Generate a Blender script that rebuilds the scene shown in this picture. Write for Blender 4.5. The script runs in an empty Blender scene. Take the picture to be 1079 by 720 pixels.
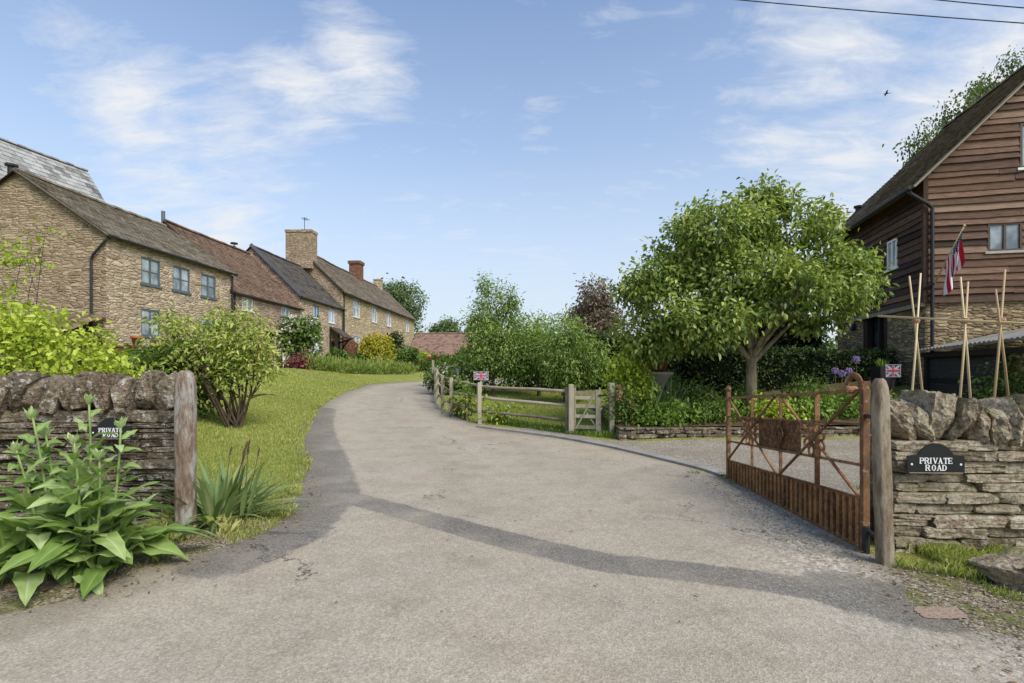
import bpy, math, random
import numpy as np
from mathutils import Vector, noise as mnoise, Matrix
R = math.radians
rng = np.random.default_rng(7)
random.seed(7)
scn = bpy.context.scene
col = scn.collection
F, HZ, CX, EYE = 540.0, 390.0, 540.0, 1.6

# ------------------------------------------------------------------ terrain
CP = np.array([(-8,-2,0),(0,-2,0),(8,-2,0),(-8,2,0),(0,2,0),(8,2,.02),(-3.3,5.1,.02),(3,4.2,.0),(0,7,0),(3.2,7.6,0),(1.3,12.2,.06),
 (3,11.2,.05),(5,8,.02),(9,8,.06),(12,9,.1),(16,9,.3),(6,11.2,.06),(8,11.2,.12),(4,13,.35),(8,14,.6),(12,13,.6),(12,15.5,1.05),(10,19,1.2),(14,20,1.2),(20,13,.9),
 (-6.1,11.2,.35),(-8,8,.3),(-5.5,6.5,.1),(-12,14,1.25),(-13,18,1.8),(-10.5,20,1.5),(-10,25.5,1.55),(-15,26,1.75),(-14,33,1.65),(-13.5,40,1.65),(-12,52,1.8),(-12,62,1.9),
 (-20,20,2),(-25,28,2),(-20,45,2),(-18,8,1.2),
 (-4.6,11.2,.15),(-2.6,9,.04),(-5.4,14.5,.35),(-6.3,18,.58),(-6.6,22.5,.78),(-6.3,26,.9),(-5,29,.95),(-.8,13.9,.18),(-2,16,.33),(-3,20,.62),(-3,24,.78),(0,17,.25),(2,18,.3),
 (0,24,.7),(3,25,.75),(6,22,.8),(8,20,1.0),(0,30,.95),(5,33,1.0),(-6,40,1.25),(0,60,1.5),(20,40,1.3),(20,60,1.5),(-30,60,2.2),(40,20,1.2),(-40,10,1.5),(40,0,.3),(-40,-5,.5),
 (0,-20,0),(60,60,1.6),(-60,60,2.0),(0,110,1.6),(70,110,1.6),(-70,110,1.8),(80,20,1.2),(-80,20,1.6),(60,-20,.3),(-60,-20,.6)], float)
def _tps(r2): return np.where(r2 > 1e-12, .5*r2*np.log(np.maximum(r2,1e-12)), 0.)
def _solve():
    n = len(CP); P = CP[:,:2]/10
    K = _tps(((P[:,None]-P[None])**2).sum(-1)) + np.eye(n)*.02
    A = np.zeros((n+3,n+3)); A[:n,:n] = K; A[:n,n] = 1; A[:n,n+1:] = P; A[n,:n] = 1; A[n+1:,:n] = P.T
    return np.linalg.solve(A, np.concatenate([CP[:,2], np.zeros(3)]))
_W = _solve()
def H(x, y):
    x = np.atleast_1d(np.asarray(x,float)); y = np.atleast_1d(np.asarray(y,float))
    sh = x.shape
    x = x.ravel(); y = y.ravel(); far = np.maximum(np.maximum(np.abs(x)-85, np.abs(y-40)-75), 0)
    q = np.stack([np.clip(x,-85,85), np.clip(y,-35,115)],1)/10
    out = np.empty(len(q))
    for s in range(0, len(q), 20000):
        c = q[s:s+20000]; r2 = ((c[:,None]-CP[None,:,:2]/10)**2).sum(-1)
        out[s:s+20000] = _tps(r2)@_W[:-3] + _W[-3] + c@_W[-2:]
    out = np.clip(out, -.4, 2.4)
    return out.reshape(sh)
def h(x, y): return float(H(x, y)[0])
def P(px, py, Y): return Vector(((px-CX)/F*Y, Y, EYE+(HZ-py)/F*Y))      # a point of the photo at a known depth
def G(px, py):                                                             # where a sight line meets the terrain
    Y = np.arange(1.5, 70, .04); X = (px-CX)/F*Y; Z = EYE-(py-HZ)/F*Y
    k = np.argmax(Z <= H(X, Y)); 
    return Vector((X[k], Y[k], 0))
def g3(x, y, dz=0): return Vector((x, y, h(x, y)+dz))

# ------------------------------------------------------------------ helpers
def S(r, g, b):
    f = lambda c: (c/255/12.92 if c/255 <= .04045 else ((c/255+.055)/1.055)**2.4)
    return (f(r), f(g), f(b), 1)
def tag(o, label=None, cat=None, group=None, kind=None):
    if label: o['label'] = label
    if cat: o['category'] = cat
    if group: o['group'] = group
    if kind: o['kind'] = kind
    return o
def empty(name, loc=(0,0,0), rz=0, label=None, cat=None, group=None):
    o = bpy.data.objects.new(name, None); col.objects.link(o); o.location = loc; o.rotation_euler = (0,0,rz)
    o.empty_display_size = .2
    return tag(o, label, cat, group)
def copy_tree(o, parent=None):
    c = o.copy(); col.objects.link(c)
    if parent is not None: c.parent = parent
    for ch in [q for q in col.objects if q.parent == o]: copy_tree(ch, c)
    return c

class MB:
    def __init__(s): s.v = []; s.f = []; s.t = []; s.tint = .5
    def add(s, vs, fs):
        b = len(s.v); s.v += [tuple(v) for v in vs]; s.t += [s.tint]*len(vs); s.f += [tuple(i+b for i in f) for f in fs]
    def quad(s, a, b, c, d): s.add([a,b,c,d], [(0,1,2,3)])
    def box(s, c, d, rot=None):
        x,y,z = [q/2 for q in d]
        vs = [Vector(p) for p in ((-x,-y,-z),(x,-y,-z),(x,y,-z),(-x,y,-z),(-x,-y,z),(x,-y,z),(x,y,z),(-x,y,z))]
        if rot is not None: vs = [rot@v for v in vs]
        c = Vector(c)
        s.add([c+v for v in vs], [(0,3,2,1),(4,5,6,7),(0,1,5,4),(1,2,6,5),(2,3,7,6),(3,0,4,7)])
    def bb(s, x0,x1,y0,y1,z0,z1): s.box(((x0+x1)/2,(y0+y1)/2,(z0+z1)/2), (abs(x1-x0),abs(y1-y0),abs(z1-z0)))
    def bar(s, a, b, w, t=None, up=(0,0,1)):
        a = Vector(a); b = Vector(b); d = (b-a); L = d.length; d.normalize(); up = Vector(up)
        if abs(d.dot(up)) > .98: up = Vector((0,1,0))
        sd = d.cross(up).normalized(); u = sd.cross(d)
        s.box((a+b)/2, (L, w, t or w), Matrix((d, sd, u)).transposed())
    def tube(s, pts, rad, n=8, cap=True):
        pts = [Vector(p) for p in pts]; m = len(pts)
        if not hasattr(rad, '__len__'): rad = [rad]*m
        prev = None; vs = []
        for i,p in enumerate(pts):
            d = (pts[min(i+1,m-1)]-pts[max(i-1,0)]).normalized()
            if prev is None:
                a = Vector((0,0,1)) if abs(d.z) < .9 else Vector((1,0,0)); u = d.cross(a).normalized()
            else:
                u = (prev - d*prev.dot(d)).normalized()
            prev = u; w = d.cross(u)
            for k in range(n):
                q = 2*math.pi*k/n; vs.append(p + (u*math.cos(q)+w*math.sin(q))*rad[i])
        fs = [(i*n+k, i*n+(k+1)%n, (i+1)*n+(k+1)%n, (i+1)*n+k) for i in range(m-1) for k in range(n)]
        if cap: fs += [tuple(range(n-1,-1,-1)), tuple((m-1)*n+k for k in range(n))]
        s.add(vs, fs)
    def lathe(s, c, prof, n=16):
        c = Vector(c); vs = []
        for r,z in prof:
            for k in range(n): vs.append(c+Vector((r*math.cos(2*math.pi*k/n), r*math.sin(2*math.pi*k/n), z)))
        m = len(prof)
        fs = [(i*n+k, i*n+(k+1)%n, (i+1)*n+(k+1)%n, (i+1)*n+k) for i in range(m-1) for k in range(n)]
        s.add(vs, fs+[tuple(range(n-1,-1,-1)), tuple((m-1)*n+k for k in range(n))])
    def ribbon(s, pts, wid, side, fold=0., tw=0.):
        # a leaf blade: centre line, half widths, side direction; folded along its midrib
        n = len(pts); vs = []
        for i in range(n):
            p = Vector(pts[i]); d = (Vector(pts[min(i+1,n-1)])-Vector(pts[max(i-1,0)])).normalized()
            sd = Vector(side); sd = (sd-d*sd.dot(d)).normalized(); nn = sd.cross(d)
            vs += [p+sd*wid[i]+nn*abs(wid[i])*fold, p, p-sd*wid[i]+nn*abs(wid[i])*fold]
        fs = []
        for i in range(n-1):
            a = i*3; fs += [(a,a+1,a+4,a+3),(a+1,a+2,a+5,a+4)]
        s.add(vs, fs)
    def build(s, name, mat, parent=None, smooth=False, uv=True, bevel=0):
        me = bpy.data.meshes.new(name); me.from_pydata(s.v, [], s.f)
        a = me.attributes.new('tint', 'FLOAT', 'POINT'); a.data.foreach_set('value', np.array(s.t, 'f'))
        me.materials.append(mat)
        if uv: box_uv(me)
        if smooth: me.polygons.foreach_set('use_smooth', np.ones(len(me.polygons), bool))
        if smooth == 2: me.set_sharp_from_angle(angle=R(22))
        me.update()
        o = bpy.data.objects.new(name, me); col.objects.link(o)
        if parent is not None: o.parent = parent
        if bevel:
            b = o.modifiers.new('bevel','BEVEL'); b.width = bevel; b.segments = 2; b.limit_method = 'ANGLE'
        return o
def box_uv(me):
    uvl = me.uv_layers.new(name='UVMap'); out = np.zeros(len(me.loops)*2, 'f')
    for p in me.polygons:
        n = p.normal
        if abs(n.z) > .92: t = Vector((1,0,0)); b = Vector((0,1,0))
        else:
            t = Vector((-n.y, n.x, 0)).normalized(); b = n.cross(t)
        for li in p.loop_indices:
            v = me.vertices[me.loops[li].vertex_index].co
            out[2*li] = v.dot(t)+(.37 if abs(n.x) > .7 else 0); out[2*li+1] = v.dot(b)
    uvl.data.foreach_set('uv', out)
def np_mesh(name, V, Fc, T, mat, parent=None, k=3):
    me = bpy.data.meshes.new(name); nv, nf = len(V), len(Fc)
    me.vertices.add(nv); me.vertices.foreach_set('co', V.astype('f').ravel())
    me.loops.add(nf*k); me.loops.foreach_set('vertex_index', Fc.astype('i').ravel())
    me.polygons.add(nf); me.polygons.foreach_set('loop_start', np.arange(0, nf*k, k, dtype='i'))
    me.update(calc_edges=True); me.validate()
    a = me.attributes.new('tint','FLOAT','POINT'); a.data.foreach_set('value', T.astype('f'))
    me.materials.append(mat)
    o = bpy.data.objects.new(name, me); col.objects.link(o)
    if parent is not None: o.parent = parent
    return o
def unit(a): return a/np.maximum(np.linalg.norm(a, axis=1, keepdims=True), 1e-9)
def leaf_mesh(name, C, A, N, L, W, T, mat, parent=None, fold=.22, droop=.12, ret=False):
    A = unit(A); Sd = unit(np.cross(A, N)); N = np.cross(Sd, A); n = len(C)
    L = np.broadcast_to(np.asarray(L,float), (n,))[:,None]; W = np.broadcast_to(np.asarray(W,float), (n,))[:,None]
    V = np.empty((n,6,3))
    V[:,0] = C; V[:,1] = C+A*L*.3+Sd*W*.46+N*W*fold; V[:,2] = C+A*L*.68+Sd*W*.4+N*W*fold-N*L*droop*.5
    V[:,3] = C+A*L-N*L*droop; V[:,4] = C+A*L*.68-Sd*W*.4+N*W*fold-N*L*droop*.5; V[:,5] = C+A*L*.3-Sd*W*.46+N*W*fold
    b = (np.arange(n)*6)[:,None]
    Fc = np.concatenate([b+np.array([[0,1,2,3]]), b+np.array([[0,3,4,5]])])
    return np_mesh(name, V.reshape(-1,3), Fc, np.repeat(T, 6), mat, parent, 4)

# ------------------------------------------------------------------ materials
def node(nt, typ, **kw):
    n = nt.nodes.new(typ)
    for k,v in kw.items():
        if k.startswith('i_'):
            key = k[2:]
            n.inputs[int(key) if key.isdigit() else key.replace('_',' ')].default_value = v
        else: setattr(n, k, v)
    return n
def ramp(nt, fac, stops, interp='LINEAR'):
    r = nt.nodes.new('ShaderNodeValToRGB'); r.color_ramp.interpolation = interp
    e = r.color_ramp.elements
    while len(e) < len(stops): e.new(.5)
    for el,(p,c) in zip(e, stops): el.position = p; el.color = c
    nt.links.new(fac, r.inputs[0]); return r.outputs[0]
def math_(nt, op, a, b=None, clamp=False):
    m = nt.nodes.new('ShaderNodeMath'); m.operation = op; m.use_clamp = clamp
    for i,q in enumerate((a,b)):
        if q is None: continue
        if hasattr(q, 'links'): nt.links.new(q, m.inputs[i])
        else: m.inputs[i].default_value = q
    return m.outputs[0]
def mix(nt, fac, a, b, typ='MIX'):
    m = nt.nodes.new('ShaderNodeMix'); m.data_type = 'RGBA'; m.blend_type = typ
    for i,q in ((0,fac),(6,a),(7,b)):
        if hasattr(q, 'links'): nt.links.new(q, m.inputs[i])
        else: m.inputs[i].default_value = q
    return m.outputs[2]
def nz(nt, vec, scale, detail=4, rough=.6, dist=0, out='Fac'):
    n = nt.nodes.new('ShaderNodeTexNoise'); n.inputs['Scale'].default_value = scale; n.inputs['Detail'].default_value = detail
    n.inputs['Roughness'].default_value = rough; n.inputs['Distortion'].default_value = dist
    if vec is not None: nt.links.new(vec, n.inputs['Vector'])
    return n.outputs[out]
def vor(nt, vec, scale, feat='F1', out='Distance', rnd=1):
    n = nt.nodes.new('ShaderNodeTexVoronoi'); n.feature = feat; n.inputs['Scale'].default_value = scale; n.inputs['Randomness'].default_value = rnd
    if vec is not None: nt.links.new(vec, n.inputs['Vector'])
    return n.outputs[out]
def base_mat(name):
    m = bpy.data.materials.new(name); m.use_nodes = True; nt = m.node_tree
    return m, nt, nt.nodes['Principled BSDF']
def coord(nt, kind='Object', scale=None):
    t = nt.nodes.new('ShaderNodeTexCoord'); o = t.outputs[kind]
    if scale:
        mp = nt.nodes.new('ShaderNodeMapping'); mp.inputs['Scale'].default_value = scale; nt.links.new(o, mp.inputs[0]); o = mp.outputs[0]
    return o
def attr(nt, name='tint'):
    a = nt.nodes.new('ShaderNodeAttribute'); a.attribute_name = name; return a.outputs['Fac']
def bump(nt, bs, hgt, strength=.5, dist=.02, chain=None):
    b = nt.nodes.new('ShaderNodeBump'); b.inputs['Strength'].default_value = strength; b.inputs['Distance'].default_value = dist
    nt.links.new(hgt, b.inputs['Height'])
    if chain is not None: nt.links.new(chain, b.inputs['Normal'])
    if bs is not None: nt.links.new(b.outputs[0], bs.inputs['Normal'])
    return b.outputs[0]
def spec(bs, rough, sp=.3, metal=0):
    bs.inputs['Roughness'].default_value = rough; bs.inputs['Specular IOR Level'].default_value = sp; bs.inputs['Metallic'].default_value = metal

def plain(name, stops, nscale=6, namp=.5, rough=.7, sp=.3, metal=0, bs_=.3, bd=.004, scale=None, bscale=None, detail=6):
    """colour ramp driven by per-piece tint and noise"""
    m, nt, bs = base_mat(name); c = coord(nt, 'Object', scale)
    n = nz(nt, c, nscale, detail)
    fac = math_(nt, 'ADD', attr(nt), math_(nt, 'MULTIPLY', math_(nt, 'SUBTRACT', n, .5), namp*2), True)
    if len(stops[0]) == 4: stops = [(i/(max(len(stops)-1,1)), q) for i,q in enumerate(stops)]
    nt.links.new(ramp(nt, fac, stops), bs.inputs['Base Color']); spec(bs, rough, sp, metal)
    if bs_: bump(nt, bs, nz(nt, c, bscale or nscale*4, 5), bs_, bd)
    return m
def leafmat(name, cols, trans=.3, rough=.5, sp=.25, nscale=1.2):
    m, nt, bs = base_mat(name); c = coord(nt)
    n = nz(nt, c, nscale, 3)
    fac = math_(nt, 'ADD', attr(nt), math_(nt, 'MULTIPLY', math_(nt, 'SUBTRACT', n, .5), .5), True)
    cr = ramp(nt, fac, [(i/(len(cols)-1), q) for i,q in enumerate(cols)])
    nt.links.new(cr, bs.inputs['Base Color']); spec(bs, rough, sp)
    if trans:
        tr = nt.nodes.new('ShaderNodeBsdfTranslucent'); nt.links.new(mix(nt, 1, cr, (1.15,1.2,.7,1), 'MULTIPLY'), tr.inputs[0])
        mx = nt.nodes.new('ShaderNodeMixShader'); mx.inputs[0].default_value = trans
        nt.links.new(bs.outputs[0], mx.inputs[1]); nt.links.new(tr.outputs[0], mx.inputs[2])
        nt.links.new(mx.outputs[0], nt.nodes['Material Output'].inputs[0])
    return m
def rubble(name, stops, mortar, bw=.34, bh=.105, seed=0., stain=.5):
    """coursed rubble stone: flattened irregular cells, a random colour per stone, mortar, staining"""
    m, nt, bs = base_mat(name); uv = coord(nt, 'UV')
    off = node(nt, 'ShaderNodeMapping'); off.inputs['Location'].default_value = (seed, seed*.7, 0); nt.links.new(uv, off.inputs[0]); uv = off.outputs[0]
    def addv(v, n, amt):
        sb = node(nt,'ShaderNodeVectorMath',operation='SUBTRACT'); nt.links.new(n, sb.inputs[0]); sb.inputs[1].default_value = (.5,.5,.5)
        q = node(nt,'ShaderNodeVectorMath',operation='MULTIPLY_ADD'); nt.links.new(sb.outputs[0], q.inputs[0]); q.inputs[1].default_value = amt; nt.links.new(v, q.inputs[2]); return q.outputs[0]
    v = addv(addv(uv, nz(nt, uv, .9, 2, out='Color'), (.5,.12,0)), nz(nt, uv, 7, 3, out='Color'), (.1,.03,0))
    sc = node(nt,'ShaderNodeVectorMath',operation='MULTIPLY'); nt.links.new(v, sc.inputs[0]); sc.inputs[1].default_value = (1/bw,1/bh,0)
    ran = .62
    cell = vor(nt, sc.outputs[0], 1, 'F1', 'Color', ran); sp_ = nt.nodes.new('ShaderNodeSeparateColor'); nt.links.new(cell, sp_.inputs[0])
    edge = vor(nt, sc.outputs[0], 1, 'DISTANCE_TO_EDGE', 'Distance', ran)
    s2_ = node(nt,'ShaderNodeVectorMath',operation='MULTIPLY'); nt.links.new(v, s2_.inputs[0]); s2_.inputs[1].default_value = (.72/bw,.66/bh,0)
    cell2 = vor(nt, s2_.outputs[0], 1, 'F1', 'Color', ran); edge2 = vor(nt, s2_.outputs[0], 1, 'DISTANCE_TO_EDGE', 'Distance', ran)
    sl_ = math_(nt,'GREATER_THAN', nz(nt, uv, .75, 3), .53); cell = mix(nt, sl_, cell, cell2); nt.links.new(cell, sp_.inputs[0]); edge = mix(nt, sl_, edge, edge2)
    mo = ramp(nt, edge, [(.03,(1,1,1,1)),(.12,(0,0,0,1))])
    fac = math_(nt,'ADD', math_(nt,'MULTIPLY',sp_.outputs[0],.8), math_(nt,'MULTIPLY', math_(nt,'SUBTRACT',nz(nt, uv, 14, 5),.35), .5), True)
    c = ramp(nt, fac, [(i/(len(stops)-1), q) for i,q in enumerate(stops)])
    c = mix(nt, math_(nt,'MULTIPLY', math_(nt,'MULTIPLY',mo, sp_.outputs[1]),.85), c, mix(nt, nz(nt,uv,2.5,4), mortar, mix(nt,1,mortar,(.45,.42,.4,1),'MULTIPLY')))
    c = mix(nt, ramp(nt, nz(nt,uv,24,5,.75), [(.36,(.55,.55,.55,1)),(.5,(0,0,0,1))]), c, mix(nt,1,c,(.5,.47,.44,1),'MULTIPLY'))
    st = nz(nt, uv, .8, 5, .7); c = mix(nt, math_(nt,'MULTIPLY', ramp(nt, st, [(.42,(0,0,0,1)),(.72,(1,1,1,1))]), stain), c, mix(nt, 1, c, (.62,.57,.53,1), 'MULTIPLY'))
    nt.links.new(c, bs.inputs['Base Color']); spec(bs, .9, .15)
    hgt = math_(nt,'ADD', math_(nt,'ADD', math_(nt,'MULTIPLY', nz(nt, uv, 22, 5), .4), math_(nt,'MULTIPLY',sp_.outputs[2],.5)), math_(nt,'MULTIPLY', ramp(nt, edge, [(0,(0,0,0,1)),(.22,(1,1,1,1))]), .6))
    bump(nt, bs, hgt, 1, .06)
    return m
def tilemat(name, stops, lichen, moss, lamt=.35, mamt=.35):
    m, nt, bs = base_mat(name); c = coord(nt)
    fac = math_(nt,'ADD', attr(nt), math_(nt,'MULTIPLY', math_(nt,'SUBTRACT', nz(nt,c,5,5),.5), .6), True)
    k = ramp(nt, fac, [(i/(len(stops)-1), q) for i,q in enumerate(stops)])
    k = mix(nt, math_(nt,'MULTIPLY', ramp(nt, nz(nt,c,9,6,.75), [(.52,(0,0,0,1)),(.66,(1,1,1,1))]), lamt), k, lichen)
    k = mix(nt, math_(nt,'MULTIPLY', ramp(nt, nz(nt,c,1.1,5,.7), [(.45,(0,0,0,1)),(.68,(1,1,1,1))]), mamt), k, moss)
    nt.links.new(k, bs.inputs['Base Color']); spec(bs, .85, .2)
    bump(nt, bs, nz(nt,c,30,5), .35, .01)
    return m
def glassmat(name, cols, rough=.06):
    m, nt, bs = base_mat(name); c = coord(nt,'Object')
    nt.links.new(ramp(nt, nz(nt, c, 1.3, 3), [(.35,cols[0]),(.65,cols[1])]), bs.inputs['Base Color']); spec(bs, rough, .9)
    bump(nt, bs, nz(nt, c, 2.2, 2), .06, .02)
    return m

M = {}
M['stone_cot'] = rubble('stone_cottage', [S(124,108,88),S(174,154,128),S(197,177,148),S(161,138,114),S(208,190,162),S(187,168,142)], S(197,180,152), .3, .095, 3.1, .3)
M['stone_gable'] = rubble('stone_gable', [S(118,102,83),S(164,144,118),S(185,165,136),S(151,128,105),S(197,177,149)], S(178,160,132), .32, .085, 8.4, .45)
M['stone_tan'] = rubble('stone_tan', [S(144,128,100),S(178,160,128),S(196,178,144),S(166,146,114),S(204,188,154)], S(190,174,142), .42, .16, 12., .35)
M['stone_pink'] = rubble('stone_pink', [S(122,102,88),S(166,144,124),S(190,168,146),S(158,130,114),S(200,180,156)], S(182,164,142), .3, .1, 5.5, .4)
M['stone_barn'] = rubble('stone_barn', [S(92,78,60),S(152,132,102),S(182,164,126),S(130,108,80),S(198,180,146)], S(120,104,80), .3, .085, 1.7, .35)
M['brick'] = rubble('red_brick', [S(96,66,54),S(128,88,70),S(144,104,82),S(112,78,64)], S(150,124,102), .23, .08, 4.)
M['tile_brown'] = tilemat('brown_tile', [S(80,64,52),S(110,87,71),S(130,104,86),S(104,84,70),S(148,122,100)], S(160,150,124), S(84,78,54), .25, .3)
M['tile_far'] = tilemat('weathered_tile', [S(84,74,62),S(112,100,84),S(130,116,98),S(98,86,74)], S(160,152,132), S(90,84,62), .25, .3)
M['tile_grey'] = tilemat('grey_stone_tile', [S(88,80,68),S(118,108,92),S(138,126,108),S(104,94,80),S(150,138,118)], S(168,162,142), S(88,82,54), .35, .45)
M['slate_dark'] = tilemat('dark_slate', [S(58,54,50),S(82,77,70),S(98,90,82),S(72,68,64)], S(130,124,108), S(80,72,56), .25, .25)
M['slate_pale'] = tilemat('pale_slate', [S(96,94,90),S(140,138,134),S(168,166,160),S(118,116,112)], S(190,188,180), S(110,104,92), .4, .25)
M['tile_barn'] = tilemat('barn_tile', [S(78,68,58),S(110,98,84),S(134,120,104),S(98,84,72),S(144,126,104)], S(146,138,118), S(74,68,50), .3, .3)
M['tile_red'] = tilemat('red_pantile', [S(104,82,70),S(132,106,90),S(146,120,102),S(118,94,80)], S(170,146,126), S(130,96,84), .2, .2)
M['board_dark'] = plain('dark_weatherboard', [S(36,26,21),S(62,45,36),S(84,62,48),S(112,88,70)], 3, .65, .8, .2, 0, .6, .008, (1.2,1.2,14), 6)
M['board_gable'] = plain('brown_weatherboard', [S(50,36,28),S(84,61,46),S(108,80,61),S(138,112,92)], 3, .7, .75, .25, 0, .6, .008, (1.2,1.2,14), 6)
M['board_black'] = plain('black_boarding', [S(34,32,32),S(52,50,50),S(66,64,62)], 3, .4, .8, .2, 0, .5, .006, (1,1,12), 6)
M['frame_grey'] = plain('grey_window_paint', [S(70,82,86),S(92,104,108)], 5, .3, .5, .4, 0, 0)
M['frame_white'] = plain('white_window_paint', [S(205,205,198),S(228,228,222)], 5, .3, .5, .4, 0, 0)
M['frame_brown'] = plain('brown_window_paint', [S(70,54,44),S(96,78,66)], 5, .3, .6, .3, 0, 0)
M['glass'] = glassmat('window_glass', (S(96,104,108), S(176,182,182)))
M['glass_dark'] = glassmat('dark_window_glass', (S(26,30,32), S(70,80,86)))
M['glass_blue'] = glassmat('blue_window_glass', (S(110,140,165), S(170,190,205)))
M['iron_black'] = plain('black_iron', [S(24,24,25),S(42,41,40)], 8, .3, .55, .4, 0, .2, .002)
M['lead'] = plain('lead_flashing', [S(76,80,84),S(102,106,110)], 3, .4, .5, .4, 0, .2, .004)
M['timber_grey'] = plain('weathered_timber', [S(88,80,68),S(124,114,98),S(150,140,120),S(168,158,138)], 3, .5, .85, .2, 0, .6, .006, (6,6,1.2), 5)
M['timber_fence'] = plain('fence_timber', [S(108,100,82),S(146,136,114),S(168,158,134),S(180,170,148)], 4, .5, .85, .2, 0, .6, .006, None, 18)
M['timber_pale'] = plain('pale_timber', [S(120,112,92),S(152,144,122),S(176,168,146)], 3, .5, .8, .2, 0, .4, .004, (6,6,1.2), 5)
M['timber_dark'] = plain('dark_timber', [S(36,30,26),S(58,48,40)], 3, .5, .8, .2, 0, .4, .004, (6,6,1.2), 5)
M['cane'] = plain('bamboo', [S(164,138,96),S(198,172,126),S(212,190,148)], 4, .4, .5, .4, 0, .2, .002)
M['bark'] = plain('grey_bark', [S(68,60,46),S(126,115,92),S(172,160,132)], 6, .85, .9, .15, 0, 1, .04, (1,1,.35), 9)
M['bark_dark'] = plain('brown_bark', [S(58,48,38),S(92,78,60)], 5, .5, .9, .15, 0, .6, .02, (1,1,.35), 9)
M['terracotta'] = plain('terracotta', [S(150,88,60),S(180,112,78)], 5, .4, .8, .2, 0, .2, .003)
M['trough'] = plain('brown_trough_clay', [S(104,58,44),S(130,76,58)], 5, .4, .7, .3, 0, .2, .003)
M['urn'] = plain('cast_stone', [S(130,124,108),S(170,164,148),S(186,180,166)], 7, .5, .9, .15, 0, .4, .008)
def rustmat(name, dark, mid, orange, pale, sc):
    m, nt, bs = base_mat(name); c = coord(nt)
    k = ramp(nt, math_(nt,'ADD',math_(nt,'MULTIPLY',nz(nt,c,9*sc,7,.75),.7),math_(nt,'MULTIPLY',attr(nt),.4),True), [(.3,dark),(.5,mid),(.66,orange),(.8,mid)])
    k = mix(nt, ramp(nt, nz(nt,c,3*sc,6,.7), [(.42,(0,0,0,1)),(.6,(.8,.8,.8,1))]), k, mix(nt,1,k,(.55,.52,.5,1),'MULTIPLY'))
    k = mix(nt, ramp(nt, nz(nt,c,22*sc,6,.8), [(.56,(0,0,0,1)),(.66,(.75,.75,.75,1))]), k, pale)
    nt.links.new(k, bs.inputs['Base Color']); spec(bs,.9,.2); bump(nt, bs, nz(nt,c,50,6,.8), .8, .006); return m
M['rust'] = rustmat('rusty_iron', S(66,50,40), S(116,86,62), S(150,108,74), S(184,170,148), 1)
M['rust_dark'] = rustmat('dark_rust_sheet', S(46,34,26), S(104,74,50), S(158,114,74), S(188,166,136), 1.2)
M['soil'] = plain('soil', [S(60,48,36),S(92,76,58),S(112,96,76)], 6, .6, 1, .1, 0, .8, .03)
M['white_petal'] = leafmat('white_petal', [S(200,198,182),S(232,230,218)], .2)
M['pink_petal'] = leafmat('pink_petal', [S(170,70,100),S(220,150,170)], .2)
M['yellow_petal'] = leafmat('yellow_petal', [S(206,190,90),S(232,222,150)], .2)
M['purple_petal'] = leafmat('purple_petal', [S(130,106,164),S(180,158,204)], .2)
M['red_petal'] = leafmat('red_petal', [S(140,64,78),S(190,112,120)], .2)
M['dull_white'] = plain('dull_white_paint', [S(150,146,146),S(186,182,180)], 9, .5, .6, .3, 0, 0)
M['white_paint'] = plain('white_paint', [S(206,206,200),S(232,232,228)], 4, .3, .5, .4, 0, 0)
M['plate_black'] = plain('black_enamel', [S(20,20,24),S(30,30,34)], 4, .3, .35, .5, 0, .05, .001)
M['letter_white'] = plain('white_lettering', [S(214,212,208),S(232,230,226)], 20, .3, .5, .4, 0, 0)
# foliage colours
L_ = lambda *a: [S(*q) for q in a]
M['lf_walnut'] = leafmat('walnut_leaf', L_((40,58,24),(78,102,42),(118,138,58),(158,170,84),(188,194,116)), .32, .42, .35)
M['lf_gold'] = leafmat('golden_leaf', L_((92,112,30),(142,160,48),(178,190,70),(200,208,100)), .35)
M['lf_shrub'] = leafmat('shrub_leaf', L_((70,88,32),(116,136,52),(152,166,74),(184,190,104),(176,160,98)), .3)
M['lf_mid'] = leafmat('mid_leaf', L_((46,66,26),(78,100,40),(108,130,56),(132,148,74)), .3)
M['lf_apple'] = leafmat('orchard_leaf', L_((56,78,32),(96,122,54),(136,158,78),(174,186,112)), .3)
M['lf_dark'] = leafmat('hedge_leaf', L_((30,42,20),(48,64,28),(68,86,38),(90,108,50)), .2)
M['lf_far'] = leafmat('far_leaf', L_((56,74,44),(84,104,62),(112,130,82),(138,152,102)), .25)
M['lf_copper'] = leafmat('copper_leaf', L_((76,64,56),(114,98,84),(142,126,106),(134,138,94)), .25)
M['lf_acer'] = leafmat('acer_leaf', L_((78,100,30),(128,140,40),(182,174,58),(204,178,70)), .3)
M['lf_birch'] = leafmat('birch_leaf', L_((64,82,40),(96,112,62),(128,140,88)), .35)
M['lf_red'] = leafmat('red_leaf', L_((92,52,48),(124,72,66),(138,104,80)), .3)
M['lf_lav'] = leafmat('lavender_leaf', L_((84,100,44),(122,138,62),(150,162,86)), .3)
M['lf_big'] = leafmat('elecampane_leaf', L_((74,98,42),(112,138,66),(146,168,94),(190,204,150)), .32, .45, .3, 3)
M['lf_iris'] = leafmat('iris_leaf', L_((66,90,44),(106,128,70),(140,158,102),(164,166,112)), .3, .45, .3, 3)
M['lf_bed'] = leafmat('bed_leaf', L_((50,78,26),(88,118,40),(122,148,58),(148,168,84)), .3)
M['lf_grass'] = leafmat('grass_blade', L_((94,112,44),(132,145,62),(164,170,86),(194,188,126)), .3, .6, .2, .6)
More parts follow.
